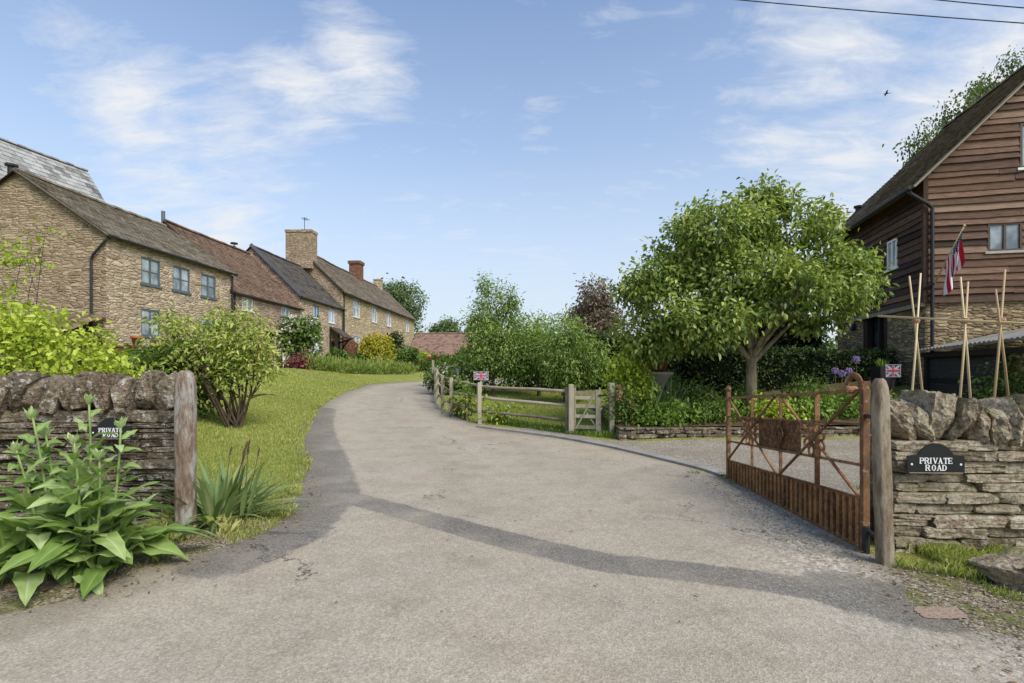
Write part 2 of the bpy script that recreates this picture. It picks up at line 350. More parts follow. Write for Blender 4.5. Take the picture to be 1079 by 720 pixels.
# ------------------------------------------------------------------ ground, road
def grass_ground():
    m, nt, bs = base_mat('lawn_grass'); c = coord(nt)
    a = nz(nt, c, .5, 5, .65); b = nz(nt, c, 9, 6, .75); e = nz(nt, coord(nt,'Object',(1,1,1)), 60, 4, .7)
    k = ramp(nt, b, [(.3,S(104,114,46)),(.5,S(144,147,67)),(.7,S(176,171,94))])
    k = mix(nt, ramp(nt, a, [(.48,(0,0,0,1)),(.75,(.7,.7,.7,1))]), k, S(190,178,122))
    k = mix(nt, ramp(nt, e, [(.35,(.4,.4,.4,1)),(.6,(0,0,0,1))]), k, S(90,100,46))
    nt.links.new(k, bs.inputs['Base Color']); spec(bs, .95, .1)
    bump(nt, bs, e, .9, .03, bump(nt, None, b, .6, .06))
    return m
def tarmac():
    m, nt, bs = base_mat('worn_tarmac'); c = coord(nt)
    pd = attr(nt, 'patch'); ed = attr(nt, 'edge'); gv = attr(nt, 'grit')
    fine = vor(nt, c, 95, 'F1', 'Color'); sep = nt.nodes.new('ShaderNodeSeparateColor'); nt.links.new(fine, sep.inputs[0])
    mid = nz(nt, c, 26, 5, .7); big = nz(nt, c, .55, 6, .65); med = nz(nt, c, 3, 5, .7)
    k = ramp(nt, sep.outputs[0], [(0,S(148,138,120)),(.35,S(164,154,135)),(.7,S(173,162,142)),(1,S(188,177,156))])
    k = mix(nt, ramp(nt, big, [(.35,(0,0,0,1)),(.7,(.6,.6,.6,1))]), k, mix(nt, 1, k, (1.02,.9,.82,1), 'MULTIPLY'))
    k = mix(nt, ramp(nt, nz(nt, c, 1.6, 7, .75), [(.46,(0,0,0,1)),(.7,(.7,.7,.7,1))]), k, mix(nt, 1, k, (.7,.69,.66,1), 'MULTIPLY'))
    k = mix(nt, ramp(nt, mid, [(.3,(.4,.4,.4,1)),(.55,(0,0,0,1))]), k, S(126,118,106))
    k = mix(nt, ramp(nt, med, [(.3,(.4,.4,.4,1)),(.5,(0,0,0,1)),(.62,(0,0,0,1)),(.8,(.35,.35,.35,1))]), k, mix(nt, 1, k, (.78,.77,.76,1), 'MULTIPLY'))
    # coarse pale grit
    gs = vor(nt, c, 42, 'F1', 'Color'); s2 = nt.nodes.new('ShaderNodeSeparateColor'); nt.links.new(gs, s2.inputs[0])
    gk = ramp(nt, s2.outputs[1], [(0,S(98,92,82)),(.4,S(146,138,123)),(.75,S(180,170,152)),(1,S(210,200,182))])
    k = mix(nt, math_(nt,'MULTIPLY', math_(nt,'ADD', gv, math_(nt,'MULTIPLY', math_(nt,'SUBTRACT', med, .5), 1.2), True), gv, True), k, gk)
    # repaired trench: newer, darker tarmac
    dist = math_(nt,'ADD', pd, math_(nt,'MULTIPLY', math_(nt,'SUBTRACT', nz(nt,c,6,9,.82), .5), .5))
    msk = ramp(nt, dist, [(0,(0,0,0,1)),(.42,(0,0,0,1)),(.5,(1,1,1,1))])
    dk = ramp(nt, sep.outputs[1], [(0,S(74,71,65)),(.4,S(100,96,89)),(.8,S(116,111,102)),(1,S(146,139,128))])
    k = mix(nt, math_(nt,'MULTIPLY', msk, ramp(nt, nz(nt,c,1.3,4), [(.3,(.35,.35,.35,1)),(.6,(.85,.85,.85,1))])), k, dk)
    # dirt along the edges
    de = math_(nt,'ADD', ed, math_(nt,'MULTIPLY', math_(nt,'SUBTRACT', nz(nt,c,2.2,6,.75), .5), 1.1), True)
    k = mix(nt, math_(nt,'MULTIPLY', de, .75), k, ramp(nt, sep.outputs[2], [(0,S(62,55,46)),(.6,S(108,98,82)),(1,S(150,138,118))]))
    # wheel tracks, stains and hairline cracks
    tk = attr(nt, 'track'); k = mix(nt, math_(nt,'MULTIPLY',tk, ramp(nt, nz(nt,c,1.2,5,.7), [(.3,(.15,.15,.15,1)),(.7,(.6,.6,.6,1))])), k, mix(nt, 1, k, (.84,.83,.81,1), 'MULTIPLY'))
    k = mix(nt, ramp(nt, nz(nt,c,.9,9,.8,.8), [(.6,(0,0,0,1)),(.68,(.6,.6,.6,1))]), k, mix(nt, 1, k, (.66,.65,.63,1), 'MULTIPLY'))
    wv = node(nt,'ShaderNodeVectorMath',operation='MULTIPLY_ADD'); nt.links.new(nz(nt,c,1.3,6,.7,0,'Color'), wv.inputs[0]); wv.inputs[1].default_value = (1.4,1.4,0); nt.links.new(c, wv.inputs[2])
    ck = vor(nt, wv.outputs[0], .28, 'DISTANCE_TO_EDGE')
    k = mix(nt, math_(nt,'MULTIPLY', math_(nt,'LESS_THAN', ck, .0035), ramp(nt, nz(nt,c,.6,3), [(.5,(0,0,0,1)),(.58,(.8,.8,.8,1))])), k, S(70,66,60))
    nt.links.new(k, bs.inputs['Base Color']); spec(bs, .85, .25)
    hg = math_(nt,'ADD', math_(nt,'MULTIPLY', vor(nt, c, 95), .5), math_(nt,'MULTIPLY', mid, .6))
    bump(nt, bs, hg, .5, .01)
    return m
M['ground'] = grass_ground(); M['tarmac'] = tarmac()
def gravelmat():
    m, nt, bs = base_mat('gravel_surface'); c = coord(nt)
    v = vor(nt, c, 45, 'F1', 'Color'); s = nt.nodes.new('ShaderNodeSeparateColor'); nt.links.new(v, s.inputs[0])
    k = ramp(nt, s.outputs[0], [(0,S(112,103,90)),(.4,S(142,132,117)),(.8,S(160,150,133)),(1,S(184,173,155))])
    b = nz(nt, c, 1.1, 6, .7)
    k = mix(nt, ramp(nt, b, [(.4,(0,0,0,1)),(.65,(.55,.55,.55,1))]), k, S(122,112,94))
    nt.links.new(k, bs.inputs['Base Color']); spec(bs, .9, .2)
    bump(nt, bs, vor(nt, c, 45), .8, .015); return m
M['gravel'] = gravelmat()
def dirtmat():
    m, nt, bs = base_mat('verge_dirt'); c = coord(nt)
    v = vor(nt, c, 60, 'F1', 'Color'); s = nt.nodes.new('ShaderNodeSeparateColor'); nt.links.new(v, s.inputs[0])
    k = ramp(nt, s.outputs[0], [(0,S(82,70,54)),(.5,S(132,118,96)),(1,S(186,172,148))])
    k = mix(nt, ramp(nt, nz(nt,c,3.5,6,.75), [(.45,(0,0,0,1)),(.62,(.9,.9,.9,1))]), k, S(104,110,52))
    nt.links.new(k, bs.inputs['Base Color']); spec(bs, .95, .1); bump(nt, bs, nz(nt,c,30,5,.7), .9, .03); return m
M['dirt'] = dirtmat()

def grid_axis(fine0, fine1, step, lo, hi):
    a = list(np.arange(fine0, fine1+1e-6, step)); s = step
    x = fine1
    while x < hi: s *= 1.28; x += s; a.append(min(x, hi))
    x = fine0; s = step
    while x > lo: s *= 1.28; x -= s; a.insert(0, max(x, lo))
    return np.array(a)
xs = grid_axis(-17, 17, .3, -450, 450); ys = grid_axis(-3, 34, .3, -120, 700)
XX, YY = np.meshgrid(xs, ys); ZZ = H(XX, YY)
ro = np.maximum(np.maximum(np.abs(XX)-85, np.abs(YY-40)-75), 0); 
V = np.stack([XX,YY,ZZ],-1).reshape(-1,3); nx, ny = len(xs), len(ys)
ii = (np.arange(ny-1)[:,None]*nx+np.arange(nx-1)[None]).ravel()
ground = np_mesh('ground', V, np.stack([ii,ii+1,ii+nx+1,ii+nx],1), np.full(len(V),.5), M['ground'], None, 4)
ground.data.polygons.foreach_set('use_smooth', np.ones(len(ground.data.polygons), bool)); tag(ground, kind='structure')

def xy(v): return (v[0], v[1])
LK = [(-9,-2),(-6.5,1.8),xy(G(0,652)),xy(G(150,604)),xy(G(285,560)),xy(G(312,525)),xy(G(325,495)),xy(G(322,465)),xy(G(329,445)),xy(G(346,424)),xy(G(381,409)),(-6.5,25.2),(-5.3,28.5),(-2.5,32),(1,34.5),(6,36)]
RK = [(9,-2),(5.2,1.4),xy(G(1035,666)),xy(G(945,608)),(3.3,5.2),(3.34,6.4),(3.2,7.7),xy(G(735,493)),xy(G(660,475)),xy(G(600,463)),xy(G(512,451)),(-2.35,17),(-2.9,20.5),(-2.3,24),(0,28),(6,30)]
def spline(K, n):
    K = np.array(K, float); m = len(K); out = []
    t = np.linspace(0, m-1, n)
    for q in t:
        i = min(int(q), m-2); f = q-i
        p0 = K[max(i-1,0)]; p1 = K[i]; p2 = K[i+1]; p3 = K[min(i+2,m-1)]
        out.append(.5*((2*p1)+(-p0+p2)*f+(2*p0-5*p1+4*p2-p3)*f*f+(-p0+3*p1-3*p2+p3)*f**3))
    return np.array(out)
NR, NC = 320, 90
Ls, Rs = spline(LK, NR), spline(RK, NR)
def seg_dist(p, poly):
    d = np.full(len(p), 1e9)
    for a,b in zip(poly[:-1], poly[1:]):
        a = np.array(a); b = np.array(b); ab = b-a
        t = np.clip(((p-a)@ab)/(ab@ab), 0, 1); d = np.minimum(d, np.linalg.norm(p-(a+t[:,None]*ab), axis=1))
    return d
def road_mesh(name, A, B, nc, mat, dz, edge=True):
    t = np.linspace(0, 1, nc)[None,:,None]; n = len(A)
    p = (A[:,None]*(1-t)+B[:,None]*t).reshape(-1,2)
    V = np.concatenate([p, (H(p[:,0],p[:,1])+dz)[:,None]], 1)
    ii = (np.arange(n-1)[:,None]*nc+np.arange(nc-1)[None]).ravel()
    o = np_mesh(name, V, np.stack([ii,ii+1,ii+nc+1,ii+nc],1), np.full(len(V),.5), mat, None, 4)
    o.data.polygons.foreach_set('use_smooth', np.ones(len(o.data.polygons), bool))
    return o, p
road, rp = road_mesh('road', Ls, Rs, NC, M['tarmac'], .012); tag(road, kind='structure')
# the repaired trench: along the left edge, then across to the right-hand gatepost
tr1 = [xy(G(x,y)) for x,y in ((340,432),(334,445),(335,462),(342,485),(345,508),(347,522),(300,566),(240,592))]
tr2 = [xy(G(x,y)) for x,y in ((340,518),(400,534),(470,554),(560,578),(640,595),(720,605),(800,615),(880,627),(935,640))]
wd1, wd2 = .36, .19
q = np.minimum(seg_dist(rp, tr1)/wd1, seg_dist(rp, tr2)/wd2)
wid = np.clip(1.0-q, -1, 1)*.5+.5                    # .5 at the patch edge
nw = np.minimum(seg_dist(rp, [xy(G(900,628)),xy(G(960,640))])/.35, 9)
wid = np.maximum(wid, np.clip(1-nw,-1,1)*.5+.5)
dl = seg_dist(rp, [tuple(q_) for q_ in Ls]); dr = seg_dist(rp, [tuple(q_) for q_ in Rs])
edge = np.clip(1-np.minimum(dl/.55, dr/.35), 0, 1)*.8
edge = np.maximum(edge, np.clip(1-seg_dist(rp, [xy(G(0,665)),xy(G(160,618)),xy(G(285,568))])/.35,0,1)*.55)
grit = np.clip(1-seg_dist(rp, [(3.1,2.5),(2.6,4.2),(3.1,6.6)])/1.5, 0, 1)*.8
grit = np.maximum(grit, np.clip(1-seg_dist(rp, [(-4,1.6),(0,1.5),(4,2)])/1.6,0,1)*.5)
tt = np.tile(np.linspace(0,1,NC),NR)
track = np.exp(-((tt-.36)/.07)**2)+np.exp(-((tt-.68)/.07)**2)
for nm, arr in (('patch',wid),('edge',edge),('grit',grit),('track',track)):
    a = road.data.attributes.new(nm,'FLOAT','POINT'); a.data.foreach_set('value', arr.astype('f'))
# side drive to the right
A = spline([xy(G(520,452)),xy(G(600,461.5)),xy(G(660,473.5)),xy(G(735,491)),(3.32,7.7),(3.45,6.4),(3.5,4.9)], 80)
B = spline([(.6,13.0),(1.5,12.0),(2.4,11.15),(5,11.12),(9,11.1),(15,11.0),(16,5)], 80)
o,_ = road_mesh('side_drive', A, B, 40, M['gravel'], .009); tag(o, kind='structure')
# verge in front of the right-hand wall and under the left-hand plants
A = spline([(2.4,2.2),(2.4,3.2),(2.5,3.7),(2.6,4.05)], 20); B = spline([(8,2.2),(8,3.2),(8,4.2),(8,4.75)], 20)
o,_ = road_mesh('verge', A, B, 40, M['dirt'], .006); tag(o, kind='structure')
A = spline([(-9,2.2),(-6,3.6),(-5,4.6),(-4.2,5.4),(-3.6,5.9)], 20); B = spline([(-6.5,1.4),(-3.0,3.2),(-2.6,4.0),(-2.2,4.8),(-2.35,5.4)], 20)
o,_ = road_mesh('verge', A, B, 30, M['dirt'], .006); tag(o, kind='structure')
# a flush brick-red patch by the verge
m_, nt_, bs_ = base_mat('red_patch'); cc = coord(nt_); nt_.links.new(ramp(nt_, nz(nt_,cc,40,5,.7), [(.3,S(132,110,92)),(.7,S(172,148,126))]), bs_.inputs['Base Color']); bump(nt_, bs_, nz(nt_,cc,70,4), .8, .01)
c0 = np.array(xy(G(992,649))); V = [(c0[0],c0[1])]
for a_ in np.linspace(0,2*math.pi,40)[:-1]:
    rr = 1/max(abs(math.cos(a_)),abs(math.sin(a_)))**.8*(1+.09*mnoise.noise(Vector((math.cos(a_)*2.5,math.sin(a_)*2.5,1))))*random.uniform(.94,1.06); V.append((c0[0]+.15*rr*math.cos(a_)+.03*math.sin(a_), c0[1]+.085*rr*math.sin(a_)))
V = np.array(V); V = np.concatenate([V,(H(V[:,0],V[:,1])+.017)[:,None]],1); o = np_mesh('road_patch', V, np.array([(0,q_,q_%39+1) for q_ in range(1,40)]), np.full(len(V),.5), m_, None, 3); tag(o, kind='structure')
# narrow worn edge between the upper and lower lawn
A = spline([xy(G(286,389)),xy(G(330,396.5)),xy(G(374,405))], 30)
o,_ = road_mesh('lawn_edge', A+np.array([-.05,-.16]), A+np.array([.05,.16]), 5, M['dirt'], .012); tag(o, kind='structure')
A = np.array(Ls[40:300])+np.array([-.16,0]); B = np.array(Ls[40:300])+np.array([.1,0])
o,_ = road_mesh('soil_edge', A, B, 6, M['dirt'], .008); tag(o, kind='structure')
# kerb between the road and the side drive
kp = spline([xy(G(505,450.5)),xy(G(556,457)),xy(G(600,463.2)),xy(G(660,475.2)),xy(G(735,493.2)),xy(G(768,503.5))], 40)
mb = MB()
for a,b in zip(kp[:-1], kp[1:]):
    mb.tint = .3+.4*random.random()
    d = Vector((b[0]-a[0], b[1]-a[1], 0)).normalized(); s = Vector((d.y,-d.x,0))*.12
    A0,B0 = g3(*a), g3(*b); up = Vector((0,0,.05)); dn = Vector((0,0,-.1))
    mb.add([A0-s+dn,A0+s+dn,A0+s+up,A0-s+up,B0-s+dn,B0+s+dn,B0+s+up,B0-s+up], [(3,2,6,7),(0,3,7,4),(2,1,5,6)])
M['kerb'] = plain('kerb_stone', [S(112,108,102),S(140,135,127),S(160,155,146)], 6, .5, .9, .15, 0, .5, .008)
tag(mb.build('kerb', M['kerb']), kind='structure')

# ------------------------------------------------------------------ drystone walls
def drymat(name, cols, pale, moss, lam, mam):
    m, nt, bs = base_mat(name); c = coord(nt)
    fac = math_(nt,'ADD', attr(nt), math_(nt,'MULTIPLY', math_(nt,'SUBTRACT', nz(nt, coord(nt,'Object',(1,1,2.5)), 7, 6, .7), .5), 1.0), True)
    k = ramp(nt, fac, [(i/(len(cols)-1), q) for i,q in enumerate(cols)])
    k = mix(nt, ramp(nt, nz(nt,c,28,5,.75), [(.4,(.95,.95,.95,1)),(.53,(0,0,0,1))]), k, mix(nt,1,k,(.42,.39,.35,1),'MULTIPLY'))
    k = mix(nt, ramp(nt, nz(nt,c,60,4,.8), [(.36,(.8,.8,.8,1)),(.5,(0,0,0,1)),(.6,(0,0,0,1))]), k, mix(nt,1,k,(.55,.52,.48,1),'MULTIPLY'))
    k = mix(nt, math_(nt,'MULTIPLY', ramp(nt, nz(nt,c,11,6,.8), [(.54,(0,0,0,1)),(.62,(1,1,1,1))]), lam), k, pale)
    g = nt.nodes.new('ShaderNodeNewGeometry'); sx = nt.nodes.new('ShaderNodeSeparateXYZ'); nt.links.new(g.outputs['Normal'], sx.inputs[0])
    up = math_(nt,'MULTIPLY', math_(nt,'MAXIMUM', math_(nt,'ADD', sx.outputs[2], .05), 0), ramp(nt, nz(nt,c,5,5,.7), [(.45,(0,0,0,1)),(.62,(1,1,1,1))]))
    k = mix(nt, math_(nt,'MULTIPLY', up, mam, True), k, moss)
    nt.links.new(k, bs.inputs['Base Color']); spec(bs, .92, .15)
    hg = math_(nt,'ADD', math_(nt,'MULTIPLY', nz(nt, coord(nt,'Object',(1,1,3)), 14, 6, .7), .7), math_(nt,'MULTIPLY', nz(nt,c,50,4,.7), .3))
    bump(nt, bs, hg, 1, .05); return m
M['dry_left'] = drymat('lichened_dark_stone', [S(66,57,48),S(108,97,82),S(142,128,109),S(120,101,83),S(168,154,133)], S(194,188,174), S(104,102,60), .9, .8)
M['dry_right'] = drymat('pale_field_stone', [S(106,92,74),S(160,144,120),S(192,177,152),S(156,134,108),S(212,199,174)], S(206,200,184), S(112,112,58), .6, .9)
def _cube(n):
    pts = {}; fs = []
    def vid(p):
        k = tuple(round(q,5) for q in p)
        if k not in pts: pts[k] = len(pts)
        return pts[k]
    for ax in range(3):
        for sg in (-1,1):
            for i in range(n):
                for j in range(n):
                    q = []
                    for di,dj in ((0,0),(1,0),(1,1),(0,1)):
                        a = -1+2*(i+di)/n; b = -1+2*(j+dj)/n; p = [0,0,0]; p[ax] = sg; p[(ax+1)%3] = a; p[(ax+2)%3] = b; q.append(vid(p))
                    fs.append(tuple(q if sg > 0 else q[::-1]))
    return np.array(list(pts.keys())), fs
CUB = {n:_cube(n) for n in (3,4,6,8,14)}
def stone(mb, c, d, seed, rnd=.35, rough=.14, rot=None, n=4, freq=1.4, facets=0, cut=(.72,.95)):
    p, fs = CUB[n]; c = Vector(c); rs = random.Random(seed)
    pl = [(Vector([rs.gauss(0,1) for _ in range(3)]).normalized(), rs.uniform(*cut)) for _ in range(facets)]
    r = p*(1-rnd)+p/np.linalg.norm(p,axis=1,keepdims=True)*rnd*1.18
    vs = []
    for q in r:
        v = Vector(q); nv = mnoise.noise_vector(v*freq+Vector((seed*3.1,seed*1.7,seed*.9)))*rough + mnoise.noise_vector(v*freq*2.7+Vector((seed,seed*2.3,1)))*rough*.45
        if n > 8: fine = mnoise.fractal(Vector((v.x*3,v.y*3,v.z*7))+Vector((seed,1,2)), 1., 2., 4)*.055
        else: fine = 0
        v = v+nv*.6
        for pn,pd in pl:
            ex = v.dot(pn)-pd
            if ex > 0: v = v-pn*ex*.92
        v = v+nv*.4+v.normalized()*fine; v = Vector((v.x*d[0]/2, v.y*d[1]/2, v.z*d[2]/2))
        if rot is not None: v = rot@v
        vs.append(c+v)
    mb.add(vs, fs)
def face_stones(mb, x0, x1, z0, z1, y, hmin, hmax, wmin, wmax, depth=.22, axis='x', xface=None, gap=.013):
    """courses of individually shaped stones on one face of a wall (local coordinates)"""
    z = z0; row = 0
    while z < z1-.02:
        hh = random.uniform(hmin, hmax); hh = min(hh, z1-z)
        if z1-(z+hh) < hmin*.6: hh = z1-z
        x = x0; first = True
        while x < x1-.01:
            w = random.uniform(wmin, wmax)*(hh/hmax*.5+.6)
            if first and row % 2: w *= .55
            first = False
            if x1-(x+w) < wmin*.5: w = x1-x
            mb.tint = random.random()
            s = random.random()*90; pr = random.uniform(-.035,.03)
            hz = hh-gap
            parts = [(z, hz)]
            if hh > hmax*.8 and random.random() < .3: parts = [(z, hz*.48), (z+hz*.5, hz*.48)]
            for zz, h2 in parts:
                mb.tint = random.random()
                rot = Matrix.Rotation(random.uniform(-.03,.03), 3, 'Y')
                if axis == 'x': stone(mb, (x+w/2, y+depth/2+pr, zz+h2/2), (w*1.02-gap, depth, h2*1.05), s+zz, .03, .13, rot, 6, 1.6, 5, (1.12,1.5))
                else: stone(mb, (y-depth/2-pr, x+w/2, zz+h2/2), (depth, w*1.02-gap, h2*1.05), s+zz, .08, .17, None, 4, 1.6, 4, (1.12,1.5))
            x += w
        z += hh; row += 1
# left-hand wall
def build_wall(label, loc, rz, x0, x1, zt, thick, mat, hm, wm, coping, endface=None):
    w = empty('stone_wall', loc, rz, label, 'wall')
    mb = MB(); mb.tint = .15
    mb.bb(x0+.03, x1-.03, .07, thick-.02, -.4, zt-.02)
    face_stones(mb, x0, x1, -.12, zt, 0, hm[0], hm[1], wm[0], wm[1])
    if endface: face_stones(mb, .02, thick, -.12, zt, x1 if endface > 0 else x0+.2, hm[0], hm[1], .15, .3, .2, 'y')
    mb.build('wall_body', mat, w, smooth=2)
    for (cx, wd, ht, ly, lean, rnd) in coping:
        mb = MB(); mb.tint = random.uniform(.2,.9)
        rot = Matrix.Rotation(lean, 3, 'Y')@Matrix.Rotation(random.uniform(-.08,.08),3,'Z')
        stone(mb, (cx, thick/2-.02+random.uniform(-.03,.03), zt+ht/2-.03), (wd, ly, ht), random.random()*99, rnd*.75, .16, rot, 14, 1.7, 12, (.8,1.15))
        mb.build('coping_stone', mat, w, smooth=False)
    return w
cop = []; x = -3.9
while x < 1.34:
    wd = random.uniform(.09,.22); 
    cop.append((x+wd/2, wd*1.08, random.uniform(.3,.43), .36, random.uniform(.1,.4)*(1 if x < .6 else .3), .22)); x += wd*.97
cop.append((1.5, .26, .4, .36, .03, .2))
build_wall('dark lichened stone wall with leaning slab coping behind the big leafy plant', (-5.1,5.25,h(-4.2,5.2)), R(2), -3.9, 1.62, 1.16, .3, M['dry_left'], (.045,.1), (.16,.5), cop, 1)
cop = []; x = .02
for k,(wd,ht,ln_) in enumerate(((.17,.36,-.25),(.16,.36,-.34),(.2,.44,.14),(.12,.4,.3),(.18,.34,.1),(.12,.3,-.1),(.14,.4,.34),(.19,.42,.05),(.15,.37,-.2),(.22,.38,-.2),(.25,.4,.1),(.2,.36,.2),(.24,.42,-.1),(.22,.37,.15),(.26,.4,0),(.2,.36,.2),(.24,.4,-.15),(.22,.4,.1))):
    cop.append((x+wd/2, wd*1.25, ht, .46, ln_, .24)); x += wd
wr = build_wall('pale coursed stone wall with chunky upright coping beside the rusty gate', (3.36,4.5,h(3.6,4.5)), R(-2), 0, 3.9, .98, .46, M['dry_right'], (.06,.125), (.22,.62), cop, 0)

# gateposts
def post_mesh(w, d, hh, n=7, round_=True, lean=0.):
    mb = MB(); mb.tint = .5; rings = []
    prof = [(1,-.3)]+[(1+random.uniform(-.05,.05), hh*.86*i/n) for i in range(n+1)]
    if round_: prof += [(1.0,hh*.9),(.92,hh*.95),(.7,hh*.985),(.3,hh)]
    vs = []; fs = []; K = 12
    for j,(s,z) in enumerate(prof):
        for k in range(K):
            a = 2*math.pi*(k+.5)/K; cx = math.copysign(abs(math.cos(a))**.45, math.cos(a)); cy = math.copysign(abs(math.sin(a))**.45, math.sin(a))
            wob = 1+.06*mnoise.noise(Vector((cx*2,cy*2,z*3)))
            sx = s if not(round_ and z > hh*.87) else s
            vs.append((cx*w/2*sx*wob+lean*z, cy*d/2*max(s,.6)*wob, z))
    for j in range(len(prof)-1):
        for k in range(K): fs.append((j*K+k, j*K+(k+1)%K, (j+1)*K+(k+1)%K, (j+1)*K+k))
    fs.append(tuple((len(prof)-1)*K+k for k in range(K))); mb.add(vs, fs)
    return mb
def postmat(name, cols, paint, amt):
    m, nt, bs = base_mat(name); c = coord(nt,'Object',(1,1,.22))
    k = ramp(nt, nz(nt,c,16,6,.75), [(.25+.5*i/(len(cols)-1), q) for i,q in enumerate(cols)])
    p = ramp(nt, nz(nt,coord(nt,'Object',(1,1,.3)),6,5,.7), [(.5,(0,0,0,1)),(.57,(1,1,1,1))])
    k = mix(nt, math_(nt,'MULTIPLY',p,amt), k, paint)
    nt.links.new(k, bs.inputs['Base Color']); spec(bs,.9,.15); bump(nt, bs, nz(nt,c,22,6,.75), 1, .03); return m
M['post_l'] = postmat('flaking_painted_post', [S(66,52,43),S(112,93,78),S(150,132,114),S(102,82,68)], S(178,178,170), .6)
M['post_r'] = postmat('bare_weathered_post', [S(70,58,46),S(120,104,84),S(156,140,118),S(92,76,60)], S(176,166,146), .45)
o = post_mesh(.17,.13,1.58).build('gate_post', M['post_l'], None, True); o.location = g3(-3.2,5.02); tag(o, 'round topped weathered gatepost with flaking white paint at the end of the left wall', 'gatepost')
o = post_mesh(.105,.11,1.53,lean=-.03).build('gate_post', M['post_r'], None, True); o.location = g3(3.06,4.2); tag(o, 'bare weathered timber gatepost beside the hinge of the rusty gate', 'gatepost')

# name plates
GL = {'P':[((0,0),(0,1),.2),((0,.97),(.38,.97),.1),((.38,.97),(.52,.85),.16),((.52,.85),(.52,.62),.2),((.52,.62),(.38,.5),.16),((.38,.5),(0,.5),.1),((-.14,.03),(.2,.03),.07),((-.14,.97),(.05,.97),.07)],
 'R':[((0,0),(0,1),.2),((0,.97),(.38,.97),.1),((.38,.97),(.52,.85),.16),((.52,.85),(.52,.64),.2),((.52,.64),(.38,.52),.16),((.38,.52),(0,.52),.1),((.28,.5),(.56,.02),.2),((-.14,.03),(.18,.03),.07),((-.14,.97),(.05,.97),.07),((.5,.03),(.74,.03),.07)],
 'I':[((0,0),(0,1),.2),((-.16,.03),(.16,.03),.07),((-.16,.97),(.16,.97),.07)],
 'V':[((.02,1),(.32,.02),.2),((.32,.02),(.6,1),.11),((-.14,.97),(.2,.97),.07),((.46,.97),(.74,.97),.07)],
 'A':[((.02,0),(.3,1),.11),((.3,1),(.6,0),.2),((.13,.32),(.5,.32),.08),((-.12,.03),(.16,.03),.07),((.44,.03),(.76,.03),.07)],
 'T':[((.3,0),(.3,1),.2),((-.06,.96),(.66,.96),.1),((-.04,.98),(-.04,.76),.07),((.64,.98),(.64,.76),.07),((.14,.03),(.46,.03),.07)],
 'E':[((0,0),(0,1),.2),((-.12,.96),(.5,.96),.09),((-.12,.04),(.54,.04),.09),((0,.5),(.36,.5),.09),((.48,1),(.48,.78),.07),((.52,0),(.52,.24),.07),((.36,.6),(.36,.4),.06)],
 'O':[((.1,.3),(.1,.7),.19),((.1,.7),(.24,.95),.13),((.24,.95),(.42,.95),.1),((.42,.95),(.58,.7),.13),((.58,.7),(.58,.3),.19),((.58,.3),(.42,.05),.13),((.42,.05),(.24,.05),.1),((.24,.05),(.1,.3),.13)],
 'D':[((0,0),(0,1),.2),((-.12,.96),(.32,.96),.09),((-.12,.04),(.32,.04),.09),((.32,.96),(.56,.72),.13),((.56,.72),(.56,.28),.19),((.56,.28),(.32,.04),.13)]}
GW = {'P':.72,'R':.84,'I':.4,'V':.76,'A':.8,'T':.78,'E':.74,'O':.86,'D':.82}
def lettering(mb, text, cx, z0, hh):
    tot = sum(GW[c]*1.12 for c in text); x = cx-tot*hh/2+.12*hh; k = 0
    for c in text:
        for (a,b,w) in GL[c]:
            k += 1; y = -.0005*(k%9)-.001
            A_ = Vector((x+a[0]*hh, y, z0+a[1]*hh)); B_ = Vector((x+b[0]*hh, y, z0+b[1]*hh)); d = (B_-A_).normalized()
            mb.bar(A_-d*.02*hh, B_+d*.02*hh, .004, w*hh*.95, up=(d.z,0,-d.x) if abs(d.z) > .1 else (0,0,1))
        x += GW[c]*1.12*hh
def plate(loc, rz, W, label):
    r = empty('road_sign', loc, rz, label, 'sign')
    hh = W*.42; pts = [(-W/2,0),(W/2,0),(W/2,hh*.76),(W*.33,hh*.8)]
    for i in range(13):
        a = R(30+120*i/12); pts.append((math.cos(a)*W*.36, hh*.76+(math.sin(a)-.5)*W*.36*1.15-0.0+.02*W))
    pts += [(-W*.33,hh*.8),(-W/2,hh*.76)]
    mb = MB(); n = len(pts)
    mb.add([(x,-.014,z) for x,z in pts]+[(x,.0,z) for x,z in pts], [tuple(range(n)), tuple(range(2*n-1,n-1,-1))]+[(i,i+n,(i+1)%n+n,(i+1)%n) for i in range(n)])
    mb.build('sign_plate', M['plate_black'], r)
    mb = MB(); lettering(mb, 'PRIVATE', 0, hh*.43, W*.104); lettering(mb, 'ROAD', 0, hh*.13, W*.104)
    q = mb.build('lettering', M['letter_white'], r); q.location = (0,-.014,0)
    for sx in (-.43,.43):
        mb = MB()
        for s_ in range(3):
            d = Vector((math.cos(R(60*s_+30)),0,math.sin(R(60*s_+30))))*W*.02; c = Vector((sx*W,-.015-.0006*s_,hh*.4)); mb.bar(c-d, c+d, .003, W*.014, up=(d.z,0,-d.x))
        mb.build('star_mark', M['letter_white'], r)
    mb = MB(); mb.bb(-W*.47,W*.47,-.017,-.011,hh*.015,hh*.05); mb.build('border_line', M['timber_grey'], r)
    return r
plate(P(986,499,4.42)+Vector((0,.0,0)), R(-2), .478, 'black PRIVATE ROAD plate with white lettering on the pale right wall')
plate(P(118,463,5.13), R(2), .4, 'black PRIVATE ROAD plate on the dark left wall, half hidden by leaves')

